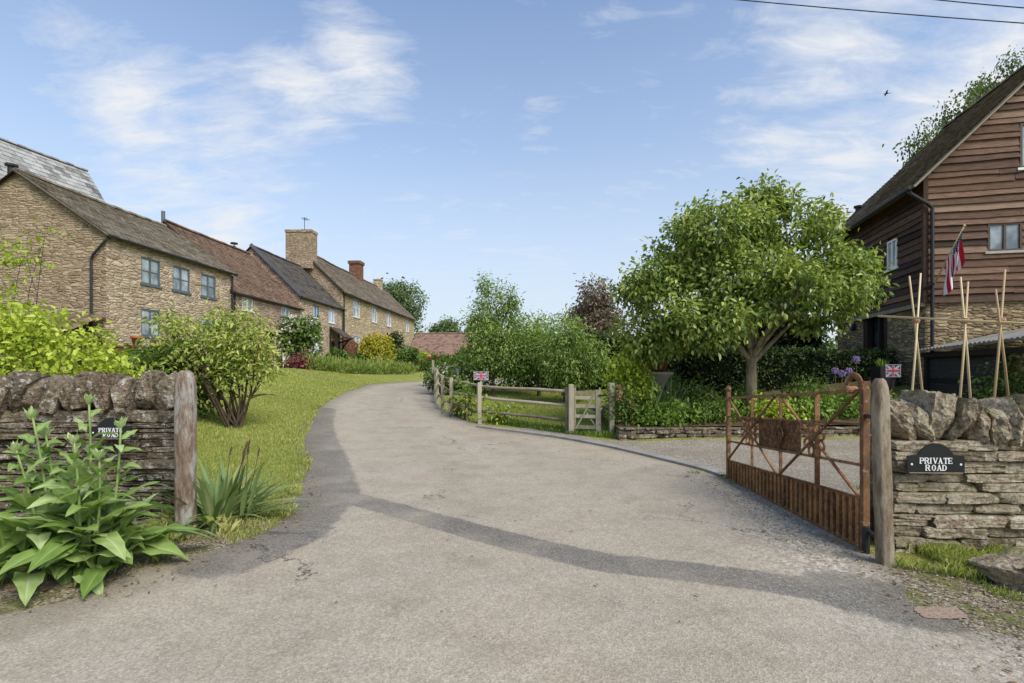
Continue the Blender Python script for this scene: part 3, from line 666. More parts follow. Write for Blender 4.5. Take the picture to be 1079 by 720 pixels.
# ------------------------------------------------------------------ rusty gate
GA = Vector((3.17,7.5,0)); GB = Vector((3.10,4.5,0))           # free end, hinge
gate = empty('iron_gate', (GB.x,GB.y,0), 0, 'rusty iron gate standing open with scrolled wheels and ribbed lower panel', 'gate')
def gp(t, z0, z1=None):
    z = z0 if z1 is None else z0+(z1-z0)*t
    return Vector((GA.x+(GB.x-GA.x)*t-GB.x, GA.y+(GB.y-GA.y)*t-GB.y, z))
TOP=(1.19,1.42); R2=(.92,1.12); R3=(.56,.76); PN=(.275,.46); BT=(.015,.03)
def lv(l, t): return gp(t, *l)
for l, th in ((TOP,.03),(R2,.022),(R3,.026),(PN,.032),(BT,.045)):
    mb = MB(); mb.tint = random.uniform(.3,.7); mb.bar(lv(l,0), lv(l,1), th, th); mb.build('rail', M['rust'], gate)
mb = MB(); mb.bar(lv(BT,0)-Vector((0,0,.02)), lv(TOP,0)+Vector((0,0,.1)), .05,.05); mb.lathe(lv(TOP,0)+Vector((0,0,.08)), [(.0,0),(.035,.02),(.045,.05),(.035,.08),(.012,.1)], 10)
mb.build('end_stile', M['rust'], gate, bevel=.004)
mb = MB(); mb.tint = .4; mb.bar(gp(1,-.02), gp(1,1.5), .06,.05); mb.build('hinge_stile', M['rust'], gate, bevel=.004)
for t,w in ((.25,.03),(.5,.035),(.75,.05)):
    mb = MB(); mb.tint = .55; mb.bar(lv(PN,t)+Vector((.012,0,0)), lv(TOP,t)+Vector((.012,0,0)), .012, w, up=(1,0,0)); mb.build('upright_bar', M['rust'], gate)
for (a,la),(b,lb) in (((0.01,TOP),(.49,PN)),((.01,PN),(.49,TOP)),((.51,TOP),(.99,PN)),((.51,PN),(.99,TOP))):
    mb = MB(); mb.tint = .9 if la is TOP else .5; off = Vector((-.014 if la is TOP else -.03,0,0)); mb.bar(lv(la,a)+off, lv(lb,b)+off, .022,.02); mb.build('diagonal_bar', M['rust'], gate)
for t in (.25,.75):
    c = (lv(R2,t)+lv(R3,t))/2+Vector((-.02,0,0)); mb = MB(); mb.tint = .95
    for k in range(8):
        a0 = R(45*k+22); q = []
        for i in range(15):
            a = 2*math.pi*i/14; rr = .052
            y = math.cos(a0)*(.13+rr*math.cos(a))-math.sin(a0)*rr*.85*math.sin(a); z = math.sin(a0)*(.13+rr*math.cos(a))+math.cos(a0)*rr*.85*math.sin(a)
            q.append(c+Vector((0,y,z)))
        mb.tube(q, .013, 6, False)
    q = [c+Vector((0,.055*math.cos(R(30*i)),.055*math.sin(R(30*i)))) for i in range(13)]; mb.tube(q, .014, 6, False)
    mb.lathe(c, [(.03,-.02),(.03,.02)], 10); mb.build('scroll_wheel', M['rust'], gate)
mb = MB(); mb.tint = .4
a,b = .31,.64; mb.add([lv(R3,a)+Vector((.02,0,.01)),lv(R3,b)+Vector((.02,0,.01)),lv(R2,b)+Vector((.02,0,-.01)),lv(R2,a)+Vector((.02,0,-.01))], [(0,1,2,3)])
o = mb.build('rust_sheet', M['rust_dark'], gate); sm = o.modifiers.new('thick','SOLIDIFY'); sm.thickness = .006
# scroll in the middle of the sheet
mb = MB(); c = (lv(R2,.5)+lv(R3,.5))/2+Vector((-.02,0,-.01))
for sg in (-1,1):
    q = [c+Vector((0,sg*(.09-.06*i/20)*math.cos(i*.42)+sg*.03,(.13-.09*i/20)*math.sin(i*.42)*1.0)) for i in range(21)]; mb.tube(q, .011, 6)
mb.build('scroll', M['rust'], gate)
# ribbed lower panel
mb = MB(); n = 64
for i in range(n):
    t0 = i/n; t1 = (i+1)/n; sgn = i%2
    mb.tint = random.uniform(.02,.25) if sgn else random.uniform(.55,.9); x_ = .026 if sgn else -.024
    A0,B0,C0,D0 = lv(BT,t0),lv(BT,t1),lv(PN,t1),lv(PN,t0); o_ = Vector((x_,0,0)); o2 = Vector((-x_,0,0))
    m0 = t0+.15/n; 
    mb.quad(A0+o_,B0+o_,C0+o_,D0+o_); mb.quad(B0+o_,B0+o2*.9,C0+o2*.9,C0+o_)
mb.build('ribbed_panel', M['rust_dark'], gate)
# curl on top of the hinge stile
mb = MB(); mb.tint = .75
c = gp(1,1.45)+Vector((-.03,.1,0)); q = []
for i in range(15):
    a = R(-10+ 225*i/14); q.append(c+Vector((0,-math.cos(a)*.1,math.sin(a)*.1)))
for a,b in zip(q[:-1],q[1:]): mb.bar(a, b+(b-a)*.15, .055, .012, up=(1,0,0))
mb.tube([c+Vector((-.05,.045,-.03)), c+Vector((.05,.045,-.03))], .035, 12); mb.build('scroll_top', M['rust'], gate)
for z in (.2,1.2): mb = MB(); mb.bar(gp(1,z)+Vector((0,-.02,0)), gp(1,z)+Vector((-.06,-.27,0)), .03,.03); mb.build('hinge', M['iron_black'], gate)
mb = MB(); mb.tube([gp(1,.0)+Vector((-.03,-.06,0)),gp(1,.24)+Vector((-.03,-.06,0))], .03, 10); mb.build('hinge_sleeve', M['iron_black'], gate)

# boulder on the verge
mb = MB(); mb.tint = .6; stone(mb, (0,0,0), (.66,.52,.32), 4.2, .3, .22, Matrix.Rotation(.15,3,'Y'), 14, 1.3, 12, (.6,.9))
o = mb.build('boulder', M['dry_right'], None, False); o.location = P(1074,618,3.75)+Vector((.1,0,0)); o.location.z = h(3.9,3.6)+.08; tag(o, 'flat topped pale boulder lying on the grass verge by the right wall', 'boulder')
# ------------------------------------------------------------------ buildings
def wall_holes(mb, O, U, W, z0, z1, holes, deep=.14, inward=None):
    """vertical wall face from O along U (unit), with openings and their reveals; inward = unit vector into the wall"""
    O = Vector(O); U = Vector(U); I = Vector(inward); Zv = Vector((0,0,1))
    xs_ = sorted({0,W}|{q for hh in holes for q in hh[:2]}); zs_ = sorted({z0,z1}|{q for hh in holes for q in hh[2:4]})
    for a,b in zip(xs_[:-1], xs_[1:]):
        for c,d in zip(zs_[:-1], zs_[1:]):
            if any(hh[0] <= a+1e-6 and b <= hh[1]+1e-6 and hh[2] <= c+1e-6 and d <= hh[3]+1e-6 for hh in holes): continue
            mb.quad(O+U*a+Zv*c, O+U*b+Zv*c, O+U*b+Zv*d, O+U*a+Zv*d)
    for (a,b,c,d) in [hh[:4] for hh in holes]:
        p = [O+U*a+Zv*c, O+U*b+Zv*c, O+U*b+Zv*d, O+U*a+Zv*d]
        for i in range(4):
            q,r = p[i],p[(i+1)%4]; mb.quad(r, q, q+I*deep, r+I*deep)
def window(parent, O, U, I, a, b, c, d, frame, glass, cols=2, rows=3, deep=.1, sill=None, fw=.06, lintel=None):
    O = Vector(O); U = Vector(U); I = Vector(I); Zv = Vector((0,0,1))
    def bxx(mb, u0,u1,z0,z1,d0,d1):
        vs = [O+U*u+I*dd+Zv*z for dd in (d0,d1) for (u,z) in ((u0,z0),(u1,z0),(u1,z1),(u0,z1))]
        mb.add(vs, [(0,1,2,3),(7,6,5,4),(0,4,5,1),(1,5,6,2),(2,6,7,3),(3,7,4,0)])
    mb = MB(); dp = deep
    bxx(mb,a,a+fw,c,d,dp-.06,dp); bxx(mb,b-fw,b,c,d,dp-.06,dp); bxx(mb,a+fw,b-fw,c,c+fw,dp-.06,dp); bxx(mb,a+fw,b-fw,d-fw,d,dp-.06,dp)
    ww = (b-a-2*fw)/cols
    for i in range(1,cols): bxx(mb, a+fw+ww*i-fw*.55, a+fw+ww*i+fw*.55, c+fw, d-fw, dp-.055, dp-.004)
    for j in range(1,rows):
        z = c+fw+(d-c-2*fw)*j/rows
        for i in range(cols): bxx(mb, a+fw+ww*i+.02, a+fw+ww*(i+1)-.02, z-.014, z+.014, dp-.04, dp-.006)
    w = mb.build('window', frame, parent)
    mb = MB()
    for i in range(cols):
        j = random.uniform(-.006,.006)
        mb.quad(*(O+U*u+I*(dp-.018+jj)+Zv*z for u,z,jj in ((a+fw*.5+ww*i,c+fw*.5,j),(a+fw*1.5+ww*(i+1),c+fw*.5,-j),(a+fw*1.5+ww*(i+1),d-fw*.5,-j*.5),(a+fw*.5+ww*i,d-fw*.5,j))))
    mb.build('pane', glass, w)
    if sill is not None:
        mb = MB(); bxx(mb, a-.07, b+.07, c-.07, c, -.05, deep-.01); mb.build('sill', sill, w)
    if lintel is not None:
        mb = MB(); mb.tint = random.random(); bxx(mb, a-.16, b+.16, d, d+.16, -.012, deep-.01); mb.build('lintel', lintel, w)
    return w
def roof_slope(mb, E0, E1, R0, R1, tile, gauge, thick=.09, sag=.05, seed=0, tiles=True):
    """a pitched slope from eave E0-E1 up to ridge R0-R1, laid with separate overlapping tiles"""
    E0,E1,R0,R1 = map(Vector,(E0,E1,R0,R1)); N = (E1-E0).cross(R0-E0).normalized()
    if N.z < 0: N = -N
    Ls_ = (R0-E0).length; nr = max(2,int(Ls_/gauge)); Lw = (E1-E0).length; nc_ = max(2,int(Lw/tile))
    def pt(u, v):
        p = E0*(1-u)*(1-v)+E1*u*(1-v)+R0*(1-u)*v+R1*u*v
        return p+N*(mnoise.noise(Vector((u*Lw*.35+seed, v*Ls_*.5, seed)))*sag - math.sin(math.pi*u)*sag*.8)
    if tiles:
        for j in range(nr):
            sh = .5 if j%2 else 0
            for i in range(-1,nc_):
                u0 = max(0,(i+sh)/nc_); u1 = min(1,(i+1+sh)/nc_)
                if u1-u0 < .15/nc_: continue
                mb.tint = min(1,max(0,random.gauss(.5,.25))); jt = random.uniform(-.006,.012); g = .03/nc_
                v0 = j/nr + random.uniform(-.004,.004)/Ls_; v1 = min(1,(j+1.15)/nr)
                a,b,c,d = pt(u0+g*0,v0),pt(u1-g,v0),pt(u1-g,v1),pt(u0,v1); up = N*(.028+jt); dn = N*.004
                mb.add([a+up,b+up,c+dn,d+dn,a-N*.01,b-N*.01], [(0,1,2,3),(4,5,1,0)])
    n1,n2 = 14,4; mb.tint = .2; b0 = len(mb.v)
    vs = [pt(i/n1,j/n2)+N*(0 if tiles else .01) for j in range(n2+1) for i in range(n1+1)]; k = len(vs)
    vs += [v-N*thick for v in vs]; fs = []
    for j in range(n2):
        for i in range(n1):
            a = j*(n1+1)+i; fs += [(a,a+1,a+n1+2,a+n1+1),(k+a,k+a+n1+1,k+a+n1+2,k+a+1)]
    for i in range(n1): fs += [(i,k+i,k+i+1,i+1),(n2*(n1+1)+i,n2*(n1+1)+i+1,k+n2*(n1+1)+i+1,k+n2*(n1+1)+i)]
    for j in range(n2):
        a = j*(n1+1); b = a+n1; fs += [(a,a+n1+1,k+a+n1+1,k+a),(b,k+b,k+b+n1+1,b+n1+1)]
    mb.add(vs, fs)
    return pt
def ridge_tiles(mb, A, B, rad=.12, ln=.4, pt=None):
    A = Vector(A); B = Vector(B); n = max(1,int((B-A).length/ln))
    for i in range(n):
        mb.tint = random.random(); a = A.lerp(B,i/n); b = A.lerp(B,(i+.97)/n)
        if pt: a = Vector((a.x,a.y,pt(i/n,1).z+.02)); b = Vector((b.x,b.y,pt((i+.97)/n,1).z+.02))
        dz = random.uniform(-.01,.02); r = rad
        d = (b-a).normalized(); s = d.cross(Vector((0,0,1))).normalized(); q = []
        for p in (a,b):
            for k in range(6):
                an = R(-10+200*k/5); q.append(p+s*r*math.cos(an)+Vector((0,0,r*math.sin(an)*.8-.03+dz)))
        mb.add(q, [(k,k+1,k+7,k+6) for k in range(5)]+[(5,4,3,2,1,0),(6,7,8,9,10,11)])
def gable_house(name, label, loc, rz, L, D, eave, ridge, holes, mfront, mgable, mroof, near_holes=(), base=-.8, over=.18, tile=(.22,.16), mridge=None, verge=.1, cat='house', seed=0, sag=.05, gutter=True):
    r = empty(name, loc, rz, label, cat); z = loc[2]; e = eave-z; rg = ridge-z; slope = (rg-e)/(D/2)
    mb = MB(); wall_holes(mb, (0,0,0), (1,0,0), L, base, e, holes, .16, (0,1,0)); mb.build('wall', mfront, r); mb = MB(); mb.quad((L,D,base),(0,D,base),(0,D,e),(L,D,e)); mb.build('wall', mfront, r)
    mb = MB(); wall_holes(mb, (0,D,0), (0,-1,0), D, base, e, near_holes, .16, (1,0,0)); mb.add([(0,D,e),(0,0,e),(0,D/2,rg)],[(0,1,2)]); mb.build('gable_wall', mgable, r); mb = MB()
    mb.quad((L,0,base),(L,D,base),(L,D,e),(L,0,e)); mb.add([(L,0,e),(L,D,e),(L,D/2,rg)],[(0,1,2)]); mb.build('gable_wall', mgable, r)
    mb = MB(); t = .1; ov = over; ze = e-slope*ov
    pt = roof_slope(mb, (-verge,-ov,ze+t), (L+verge,-ov,ze+t), (-verge,D/2,rg+t), (L+verge,D/2,rg+t), tile[0], tile[1], .09, sag, seed)
    roof_slope(mb, (L+verge,D+ov,ze+t), (-verge,D+ov,ze+t), (L+verge,D/2,rg+t), (-verge,D/2,rg+t), tile[0], tile[1], .09, sag*.2, seed, False)
    ro = mb.build('roof', mroof, r)
    mb = MB(); ridge_tiles(mb, (-verge,D/2,rg+t), (L+verge,D/2,rg+t), pt=pt); mb.build('ridge_tiles', mridge or mroof, ro)
    if gutter:
        mb = MB(); mb.tube([(-verge,-ov-.05,ze+.04),(L+verge,-ov-.05,ze+.04)], .055, 8); mb.build('gutter', M['iron_black'], r)
    for s in (0,1):
        mb = MB()
        yy = -ov if s == 0 else D+ov
        mb.bar((-verge-.012,yy,ze+.02),(-verge-.012,D/2,rg+.02), .025,.13, up=(1,0,0))
        mb.build('bargeboard', M['timber_dark'], r)
    return r, e, rg
A36 = R(90-3.6); ax = Vector((math.sin(R(3.6)),math.cos(R(3.6)),0)); U0=(1,0,0); I0=(0,1,0)
def row_pt(x): q = Vector((-14.58,18.4,0))+ax*x; return q
def pipe(parent, pts, r=.045):
    mb = MB(); mb.tube(pts, r, 8); mb.build('downpipe', M['iron_black'], parent)
# ---- near cottage
Z = 1.9; q = row_pt(0); w1 = [(1.6,2.6,5.0-Z,6.05-Z),(3.3,4.35,5.0-Z,6.05-Z),(5.1,6.15,5.0-Z,6.05-Z),(1.6,2.6,2.95-Z,4.02-Z),(5.1,6.15,2.95-Z,4.02-Z)]
hs,e,rg = gable_house('stone_cottage','nearest stone cottage with slate grey windows and mossy grey tiled roof',(q.x,q.y,Z),A36,7.4,6.8,6.47,8.76,w1,M['stone_cot'],M['stone_gable'],M['tile_grey'],tile=(.24,.17),seed=1)
for (a,b,c,d) in w1: window(hs,(0,0,0),U0,I0,a,b,c,d,M['frame_grey'],M['glass'],2,2,.08,M['frame_grey'],lintel=None)
pipe(hs, [(-.02,-.16,e-.1),(-.1,-.05,e-.25),(-.1,.42,e-.75),(-.08,.5,e-.9),(-.08,.5,1.0)])
pipe(hs, [(7.3,-.1,e-.15),(7.3,-.08,-.3)])
mb = MB(); mb.tube([(.6,4.3,rg-.6),(.6,4.3,rg+.45)], .12, 10); mb.tube([(.6,4.3,rg+.5),(.6,4.3,rg+.58)], .2, 10); mb.build('flue', M['iron_black'], hs)
# ---- second cottage
Z = 1.65; q = row_pt(7.4); w2 = [(.9,1.9,4.75-Z,5.42-Z),(4.9,5.9,4.5-Z,5.42-Z)]; dr = (3.2,4.3,0,3.75-Z)
hs,e,rg = gable_house('stone_cottage','low stone cottage with sagging brown tiled roof next to the nearest cottage',(q.x,q.y,Z),A36,7.2,6.9,5.62,9.08,w2+[dr],M['stone_pink'],M['stone_pink'],M['tile_brown'],tile=(.2,.15),seed=2,sag=.1)
for (a,b,c,d) in w2: window(hs,(0,0,0),U0,I0,a,b,c,d,M['frame_white'],M['glass'],2,1,.08,M['frame_white'])
mb = MB(); mb.bb(3.28,4.22,.1,.14,0,2.05); d_ = mb.build('door', M['board_dark'], hs)
mb = MB(); mb.bb(3.2,3.28,.02,.12,0,2.1); mb.bb(4.22,4.3,.02,.12,0,2.1); mb.build('door_frame', M['frame_white'], d_)
mb = MB(); mb.lathe((3.4,.07,1.0),[(.0,-.02),(.03,0),(.0,.02)],8); mb.build('handle', M['iron_black'], d_)
mb = MB(); mb.bb(2.95,4.6,-.35,0,2.13,2.22); mb.bb(3.05,4.5,-.28,-.0,2.22,2.28); mb.build('door_canopy', M['urn'], hs)
pipe(hs, [(.12,-.1,e-.1),(.12,-.05,-.3)])
mb = MB(); mb.tube([(.5,4.0,rg-.4),(.5,4.0,rg+.75)], .09, 10); mb.build('flue', M['lead'], hs)
mb = MB(); mb.tube([(6.9,4.2,rg-.3),(6.9,4.2,rg+.5)], .1, 10); mb.tube([(6.9,4.2,rg+.62),(6.9,4.2,rg+.7)], .22, 10); mb.tube([(6.9,4.2,rg+.5),(6.9,4.2,rg+.62)], .03, 6); mb.build('flue', M['iron_black'], hs)
# ---- third cottage
Z = 1.65; q = row_pt(14.6); w3 = [(1.9,2.8,5.22-Z,6.05-Z),(4.45,5.5,5.1-Z,6.05-Z),(1.7,2.8,2.6-Z,3.7-Z)]; dr = (4.9,5.8,0,2.05)
hs,e,rg = gable_house('stone_cottage','middle stone cottage with dark slate roof, lead edging and lean porch',(q.x,q.y,Z),A36,7.0,6.4,6.4,9.55,w3+[dr],M['stone_cot'],M['stone_pink'],M['slate_dark'],tile=(.3,.22),seed=3,sag=.04)
for i,(a,b,c,d) in enumerate(w3): window(hs,(0,0,0),U0,I0,a,b,c,d,M['frame_grey'] if i == 0 else M['frame_white'],M['glass_blue'],2,1,.08,M['frame_white'])
mb = MB(); mb.bb(4.95,5.75,.1,.14,0,2.0); d_ = mb.build('door', M['timber_dark'], hs); mb = MB(); mb.lathe((5.65,.07,1.0),[(.0,-.02),(.03,0),(.0,.02)],8); mb.build('handle', M['iron_black'], d_)
mb = MB(); roof_slope(mb,(4.5,-1.15,2.35),(6.3,-1.15,2.35),(4.5,0,3.15),(6.3,0,3.15),.3,.2,.06,.01,3); pr = mb.build('porch', M['slate_dark'], hs)
for xx in (4.6,6.2):
    mb = MB(); mb.bar((xx,-.02,2.0),(xx,-1.0,2.3),.1,.1); mb.bar((xx,-.04,1.2),(xx,-.75,2.2),.09,.09); mb.bar((xx,-.05,1.0),(xx,-.05,3.0),.1,.1); mb.build('bracket', M['timber_dark'], pr)
mb = MB()
sl = (rg-e)/3.2
mb.bar((-.14,-.2,e-sl*.2+.17),(-.14,3.2,rg+.17),.04,.2,up=(0,-sl,1)); mb.build('lead_edging', M['lead'], hs)
pipe(hs, [(6.85,-.12,e-.15),(6.85,-.06,-.3)])
mb = MB(); mb.bb(7.02,7.35,-1.1,-.02,-.4,2.0); mb.add([(7.02,-1.1,2.0),(7.35,-1.1,2.0),(7.35,-.02,3.0),(7.02,-.02,3.0),(7.35,-.02,2.0),(7.02,-.02,2.0)],[(0,1,2,3),(0,3,5),(1,4,2)]); mb.build('buttress', M['brick'], hs)
# ---- long far house
Z = 1.7; q = row_pt(21.6); w4 = []
for (a,b) in ((2.2,3.8),(6.8,8.4),(11.2,12.8),(18.2,19.8)): w4 += [(a,b,6.0-Z,7.55-Z),(a,b,2.5-Z+.1,4.4-Z)]
hs,e,rg = gable_house('long_farmhouse','tall long yellowish stone farmhouse with chimneys at the far end of the row',(q.x,q.y,Z),A36,22,6.9,7.8,11.1,w4,M['stone_tan'],M['stone_gable'],M['tile_far'],tile=(.3,.22),seed=4,over=.3,sag=.08)
for (a,b,c,d) in w4: window(hs,(0,0,0),U0,I0,a,b,c,d,M['frame_white'],M['glass'],2,2,.1,M['urn'],fw=.09,lintel=M['urn'])
mb = MB(); mb.bb(-.45,.6,2.3,4.35,rg-1.6,12.3-Z); mb.bb(-.5,.65,2.25,4.4,12.3-Z,12.5-Z); c_ = mb.build('chimney', M['stone_gable'], hs)
mb = MB(); mb.tube([(.1,3.1,12.5-Z),(.1,3.1,13.6-Z)],.025,6); mb.bar((-.1,3.1,13.5-Z),(.7,3.1,13.55-Z),.02); 
for i in range(5): mb.bar((-.05+.15*i,2.85,13.51-Z),(-.05+.15*i,3.35,13.51-Z),.015)
mb.build('aerial', M['iron_black'], c_)
mb = MB(); mb.bb(11.6,12.7,2.9,4.0,rg-.8,12.35-Z); mb.bb(11.5,12.8,2.8,4.1,12.35-Z,12.65-Z); c_ = mb.build('chimney', M['brick'], hs)
mb = MB(); mb.bb(18.6,19.4,3.05,3.85,rg-.6,11.9-Z); mb.bb(18.55,19.45,3.0,3.9,11.9-Z,12.05-Z); mb.build('chimney', M['stone_tan'], hs)
pipe(hs, [(.15,-.3,e-.1),(.15,-.08,e-.4),(.15,-.08,-.3)])
# ---- large slate barn behind
bz = R(90-12.4); bd = Vector((math.sin(R(12.4)),math.cos(R(12.4)),0)); q = Vector((-25,30,0))-bd*9; q = q+Vector((math.cos(R(12.4)),-math.sin(R(12.4)),0))*3.3
gable_house('slate_barn','large barn with pale patterned slate roof rising behind the nearest cottage',(q.x,q.y,2.0),bz,9,6.6,8.4,13.2,[],M['stone_gable'],M['stone_gable'],M['slate_pale'],tile=(.45,.3),seed=6,cat='barn',sag=.03)
# ---- lean-to on the gable of the nearest cottage
q = Vector((-14.58,18.4,0)); lt = empty('lean_to', (-14.7,17.0,1.7), 0, 'small brown boarded lean-to with pantile roof against the cottage gable','shed')
mb = MB()
for i in range(9): mb.tint = random.random(); mb.bb(-3.2,.02,-.02,.03,i*.16-.3,i*.16-.145)
for i in range(9): mb.tint = random.random(); mb.bb(0.03,.06,.03,1.28,i*.16-.3,i*.16-.145)
mb.build('boarding', M['board_gable'], lt)
mb = MB()
for i in range(18):
    mb.tint = random.random(); x_ = -3.4+i*.2; q = []
    for k in range(7):
        a = math.pi*k/6; q.append((x_+.1-.1*math.cos(a), .055*math.sin(a)))
    for (y0,z0,y1,z1) in ((-.35,1.15,.5,1.5),(.45,1.5,1.3,1.85)):
        mb.add([(u,y0,z0+w) for u,w in q]+[(u,y1,z1+w) for u,w in q], [(k,k+1,k+8,k+7) for k in range(6)])
mb.bb(-3.4,.2,-.3,1.3,1.0,1.02); mb.build('roof', M['tile_brown'], lt)
# low wall with trough and pot in front of the nearest cottage
lw = empty('garden_wall', P(128,392,14.5), R(86), 'low rubble garden wall below the terracotta pot','wall')
mb = MB(); mb.tint = .3; gz = -.6; mb.bb(-.5,2.2,.05,.32,gz,.36); face_stones(mb, -.5, 2.2, gz, .4, 0, .08,.14,.18,.4); face_stones(mb, .0,.35,gz,.4,-.28,.08,.14,.15,.3,.2,'y'); mb.build('wall_body', M['dry_left'], lw, True)
lw.rotation_euler = (0,0,0); lw.location = Vector((-11.6,14.5,1.65))
t = empty('planter', (-11.15,14.6,2.05), 0, 'long brown clay trough standing on the low garden wall','planter')
mb = MB(); mb.add([(-.36,-.12,0),(.36,-.12,0),(.36,.12,0),(-.36,.12,0),(-.42,-.15,.24),(.42,-.15,.24),(.42,.15,.24),(-.42,.15,.24)],[(0,3,2,1),(0,1,5,4),(1,2,6,5),(2,3,7,6),(3,0,4,7)]); mb.bb(-.4,.4,-.13,.13,.17,.19); mb.build('trough', M['trough'], t)
mb = MB(); mb.bb(-.45,.45,-.17,.17,.2,.26); mb.build('rim', M['trough'], t)
t = empty('flower_pot', (-10.8,14.75,2.31), 0, 'terracotta pot on the brown trough by the nearest cottage','pot')
mb = MB(); mb.lathe((0,0,0),[(.0,0),(.1,0),(.14,.2),(.16,.2),(.165,.26),(.14,.26),(.12,.2),(.0,.2)],14); mb.build('pot', M['terracotta'], t, True)
mb = MB(); mb.lathe((0,0,.2),[(.155,0),(.172,.01),(.172,.065),(.15,.07)],14); mb.build('rim', M['terracotta'], t)
# ---- red pantiled outbuilding beyond the bend
ob,_,_ = gable_house('outbuilding','low outbuilding with faded red pantile roof beyond the bend',(-10.2,50.2,1.2),R(-6),13,6,3.1,5.3,[],M['brick'],M['brick'],M['tile_red'],tile=(.3,.3),seed=9,cat='shed',gutter=False)
# ---- boarded barn on the right
BA = R(77); ba = Vector((math.sin(R(13)),math.cos(R(13)),0)); bg = Vector((math.cos(R(13)),-math.sin(R(13)),0))
Z = 1.1; BO = Vector((12.1,15,Z)); barn = empty('boarded_barn', BO, BA, 'dark weatherboarded barn on a rubble stone base with tiled roof','barn')
e = 7.3-Z; L = 6.5; W = 8.; zb = 3.7-Z; rg = e+W/2
def bpt(d, s, z): return Vector((s, -d, z))          # d along the gable, s along the axis
door = (2.25,4.1,0,zb-.17)
mb = MB(); wall_holes(mb,(0,0,0),(1,0,0),L,-1.2,zb,[door],.3,(0,-1,0)); wall_holes(mb,(0,0,0),(0,-1,0),W,-1.2,zb,[],.2,(1,0,0)); mb.quad((L,0,-1.2),(L,-W,-1.2),(L,-W,zb),(L,0,zb)); mb.quad((0,-W,-1.2),(L,-W,-1.2),(L,-W,zb),(0,-W,zb)); mb.build('stone_base', M['stone_barn'], barn)
def boards(mb, O, U, Nn, W_, z0, z1, holes, bh=.2, clip=None):
    O = Vector(O); U = Vector(U); Nn = Vector(Nn); z = z0; k = 0
    while z < z1:
        zt = min(z+bh, z1+.05)
        u0,u1 = (0,W_) if clip is None else clip(z+bh*.5)
        if u1-u0 > .1:
            cuts = [(u0,u1)]
            for (a,b,c,d) in holes:
                if z < d-.02 and z+bh > c+.02: cuts = [s for (p,q_) in cuts for s in ((p,min(q_,a)),(max(p,b),q_)) if s[1]-s[0] > .02]
            for (p,q_) in cuts:
                x = p
                while x < q_-1e-4:
                    x2 = min(q_, x+random.uniform(1.8,3.8)); 
                    if q_-x2 < .4: x2 = q_
                    mb.tint = min(1,max(0,random.gauss(.5,.21))); n = max(1,int((x2-x)/.35)); sd = random.random()*50
                    vs = []; off = random.uniform(-.014,.016); jz = random.uniform(-.03,.012)
                    for i in range(n+1):
                        u = x+(x2-x)*i/n; wv = mnoise.noise(Vector((u*1.1,z*3+sd,0)))*.03
                        vs += [O+U*u+Nn*.012+Vector((0,0,z+bh*1.12)), O+U*u+Nn*(.062+off)+Vector((0,0,z+wv+jz)), O+U*u+Nn*.022+Vector((0,0,z+wv+jz))]
                    fs = [(i*3,i*3+3,i*3+4,i*3+1) for i in range(n)]+[(i*3+1,i*3+4,i*3+5,i*3+2) for i in range(n)]+[(0,1,2),(n*3,n*3+2,n*3+1)]
                    mb.add(vs, fs); x = x2+.006
        z += bh; k += 1
ws = (1.5,2.15,4.93-Z,5.86-Z); wg = [(1.53,2.35,4.98-Z,5.78-Z),(2.3,3.3,7.3-Z,8.55-Z),(4.6,5.6,4.9-Z,5.8-Z)]
mb = MB(); boards(mb,(0,.0,0),(1,0,0),(0,1,0),L,zb-.12,e,[ws]); mb.bb(0,L,-.06,-.02,zb-.1,e) ; o = mb.build('weatherboarding', M['board_dark'], barn)
mb = MB()
boards(mb,(0,0,0),(0,-1,0),(-1,0,0),W,zb-.12,rg,wg,clip=lambda z: (0,W) if z <= e else (max(0,z-e),W-max(0,z-e)))
mb.quad((.03,0,zb-.1),(.03,-W,zb-.1),(.03,-W,e),(.03,0,e)); mb.add([(.03,0,e),(.03,-W,e),(.03,-W/2,rg)],[(0,1,2)]); mb.build('gable_boarding', M['board_gable'], barn)
mb = MB(); mb.bb(-.07,.05,-.05,.07,zb-.12,e); mb.build('corner_post', M['board_dark'], barn)
mb = MB(); mb.bb(-.02,L,.0,.1,zb-.24,zb-.12); mb.build('bressumer', M['timber_grey'], barn)
window(barn,(0,.03,0),(1,0,0),(0,-1,0),*ws,M['frame_white'],M['glass'],2,1,.03,M['frame_white'])
for i,wd_ in enumerate(wg): window(barn,(-.03,0,0),(0,-1,0),(1,0,0),*wd_,M['frame_brown'],M['glass'],2,1,.04,M['urn'] if i == 0 else M['frame_white'],fw=.055)
mb = MB(); t = .1; ov = .45; vg = .3; ze = e-ov
pt = roof_slope(mb,(-vg,ov,ze+t),(L+.3,ov,ze+t),(-vg,-W/2,rg+t),(L+.3,-W/2,rg+t),.2,.14,.1,.05,7)
roof_slope(mb,(L+.3,-W-ov,ze+t),(-vg,-W-ov,ze+t),(L+.3,-W/2,rg+t),(-vg,-W/2,rg+t),.2,.14,.1,.02,8,False); ro = mb.build('roof', M['tile_barn'], barn)
mb = MB(); ridge_tiles(mb,(-vg,-W/2,rg+t),(L+.3,-W/2,rg+t),pt=pt); mb.build('ridge_tiles', M['tile_barn'], ro)
mb = MB(); mb.bar((-vg-.015,ov,ze+.03),(-vg-.015,-W/2,rg+.03),.03,.17,up=(1,0,0)); mb.bar((-vg-.015,-W-ov,ze+.03),(-vg-.015,-W/2,rg+.03),.03,.17,up=(1,0,0)); mb.build('bargeboard', M['timber_fence'], barn)
mb = MB(); mb.tube([(-vg,ov+.06,ze+.03),(L+.3,ov+.06,ze+.03)],.06,8); mb.build('gutter', M['iron_black'], barn)
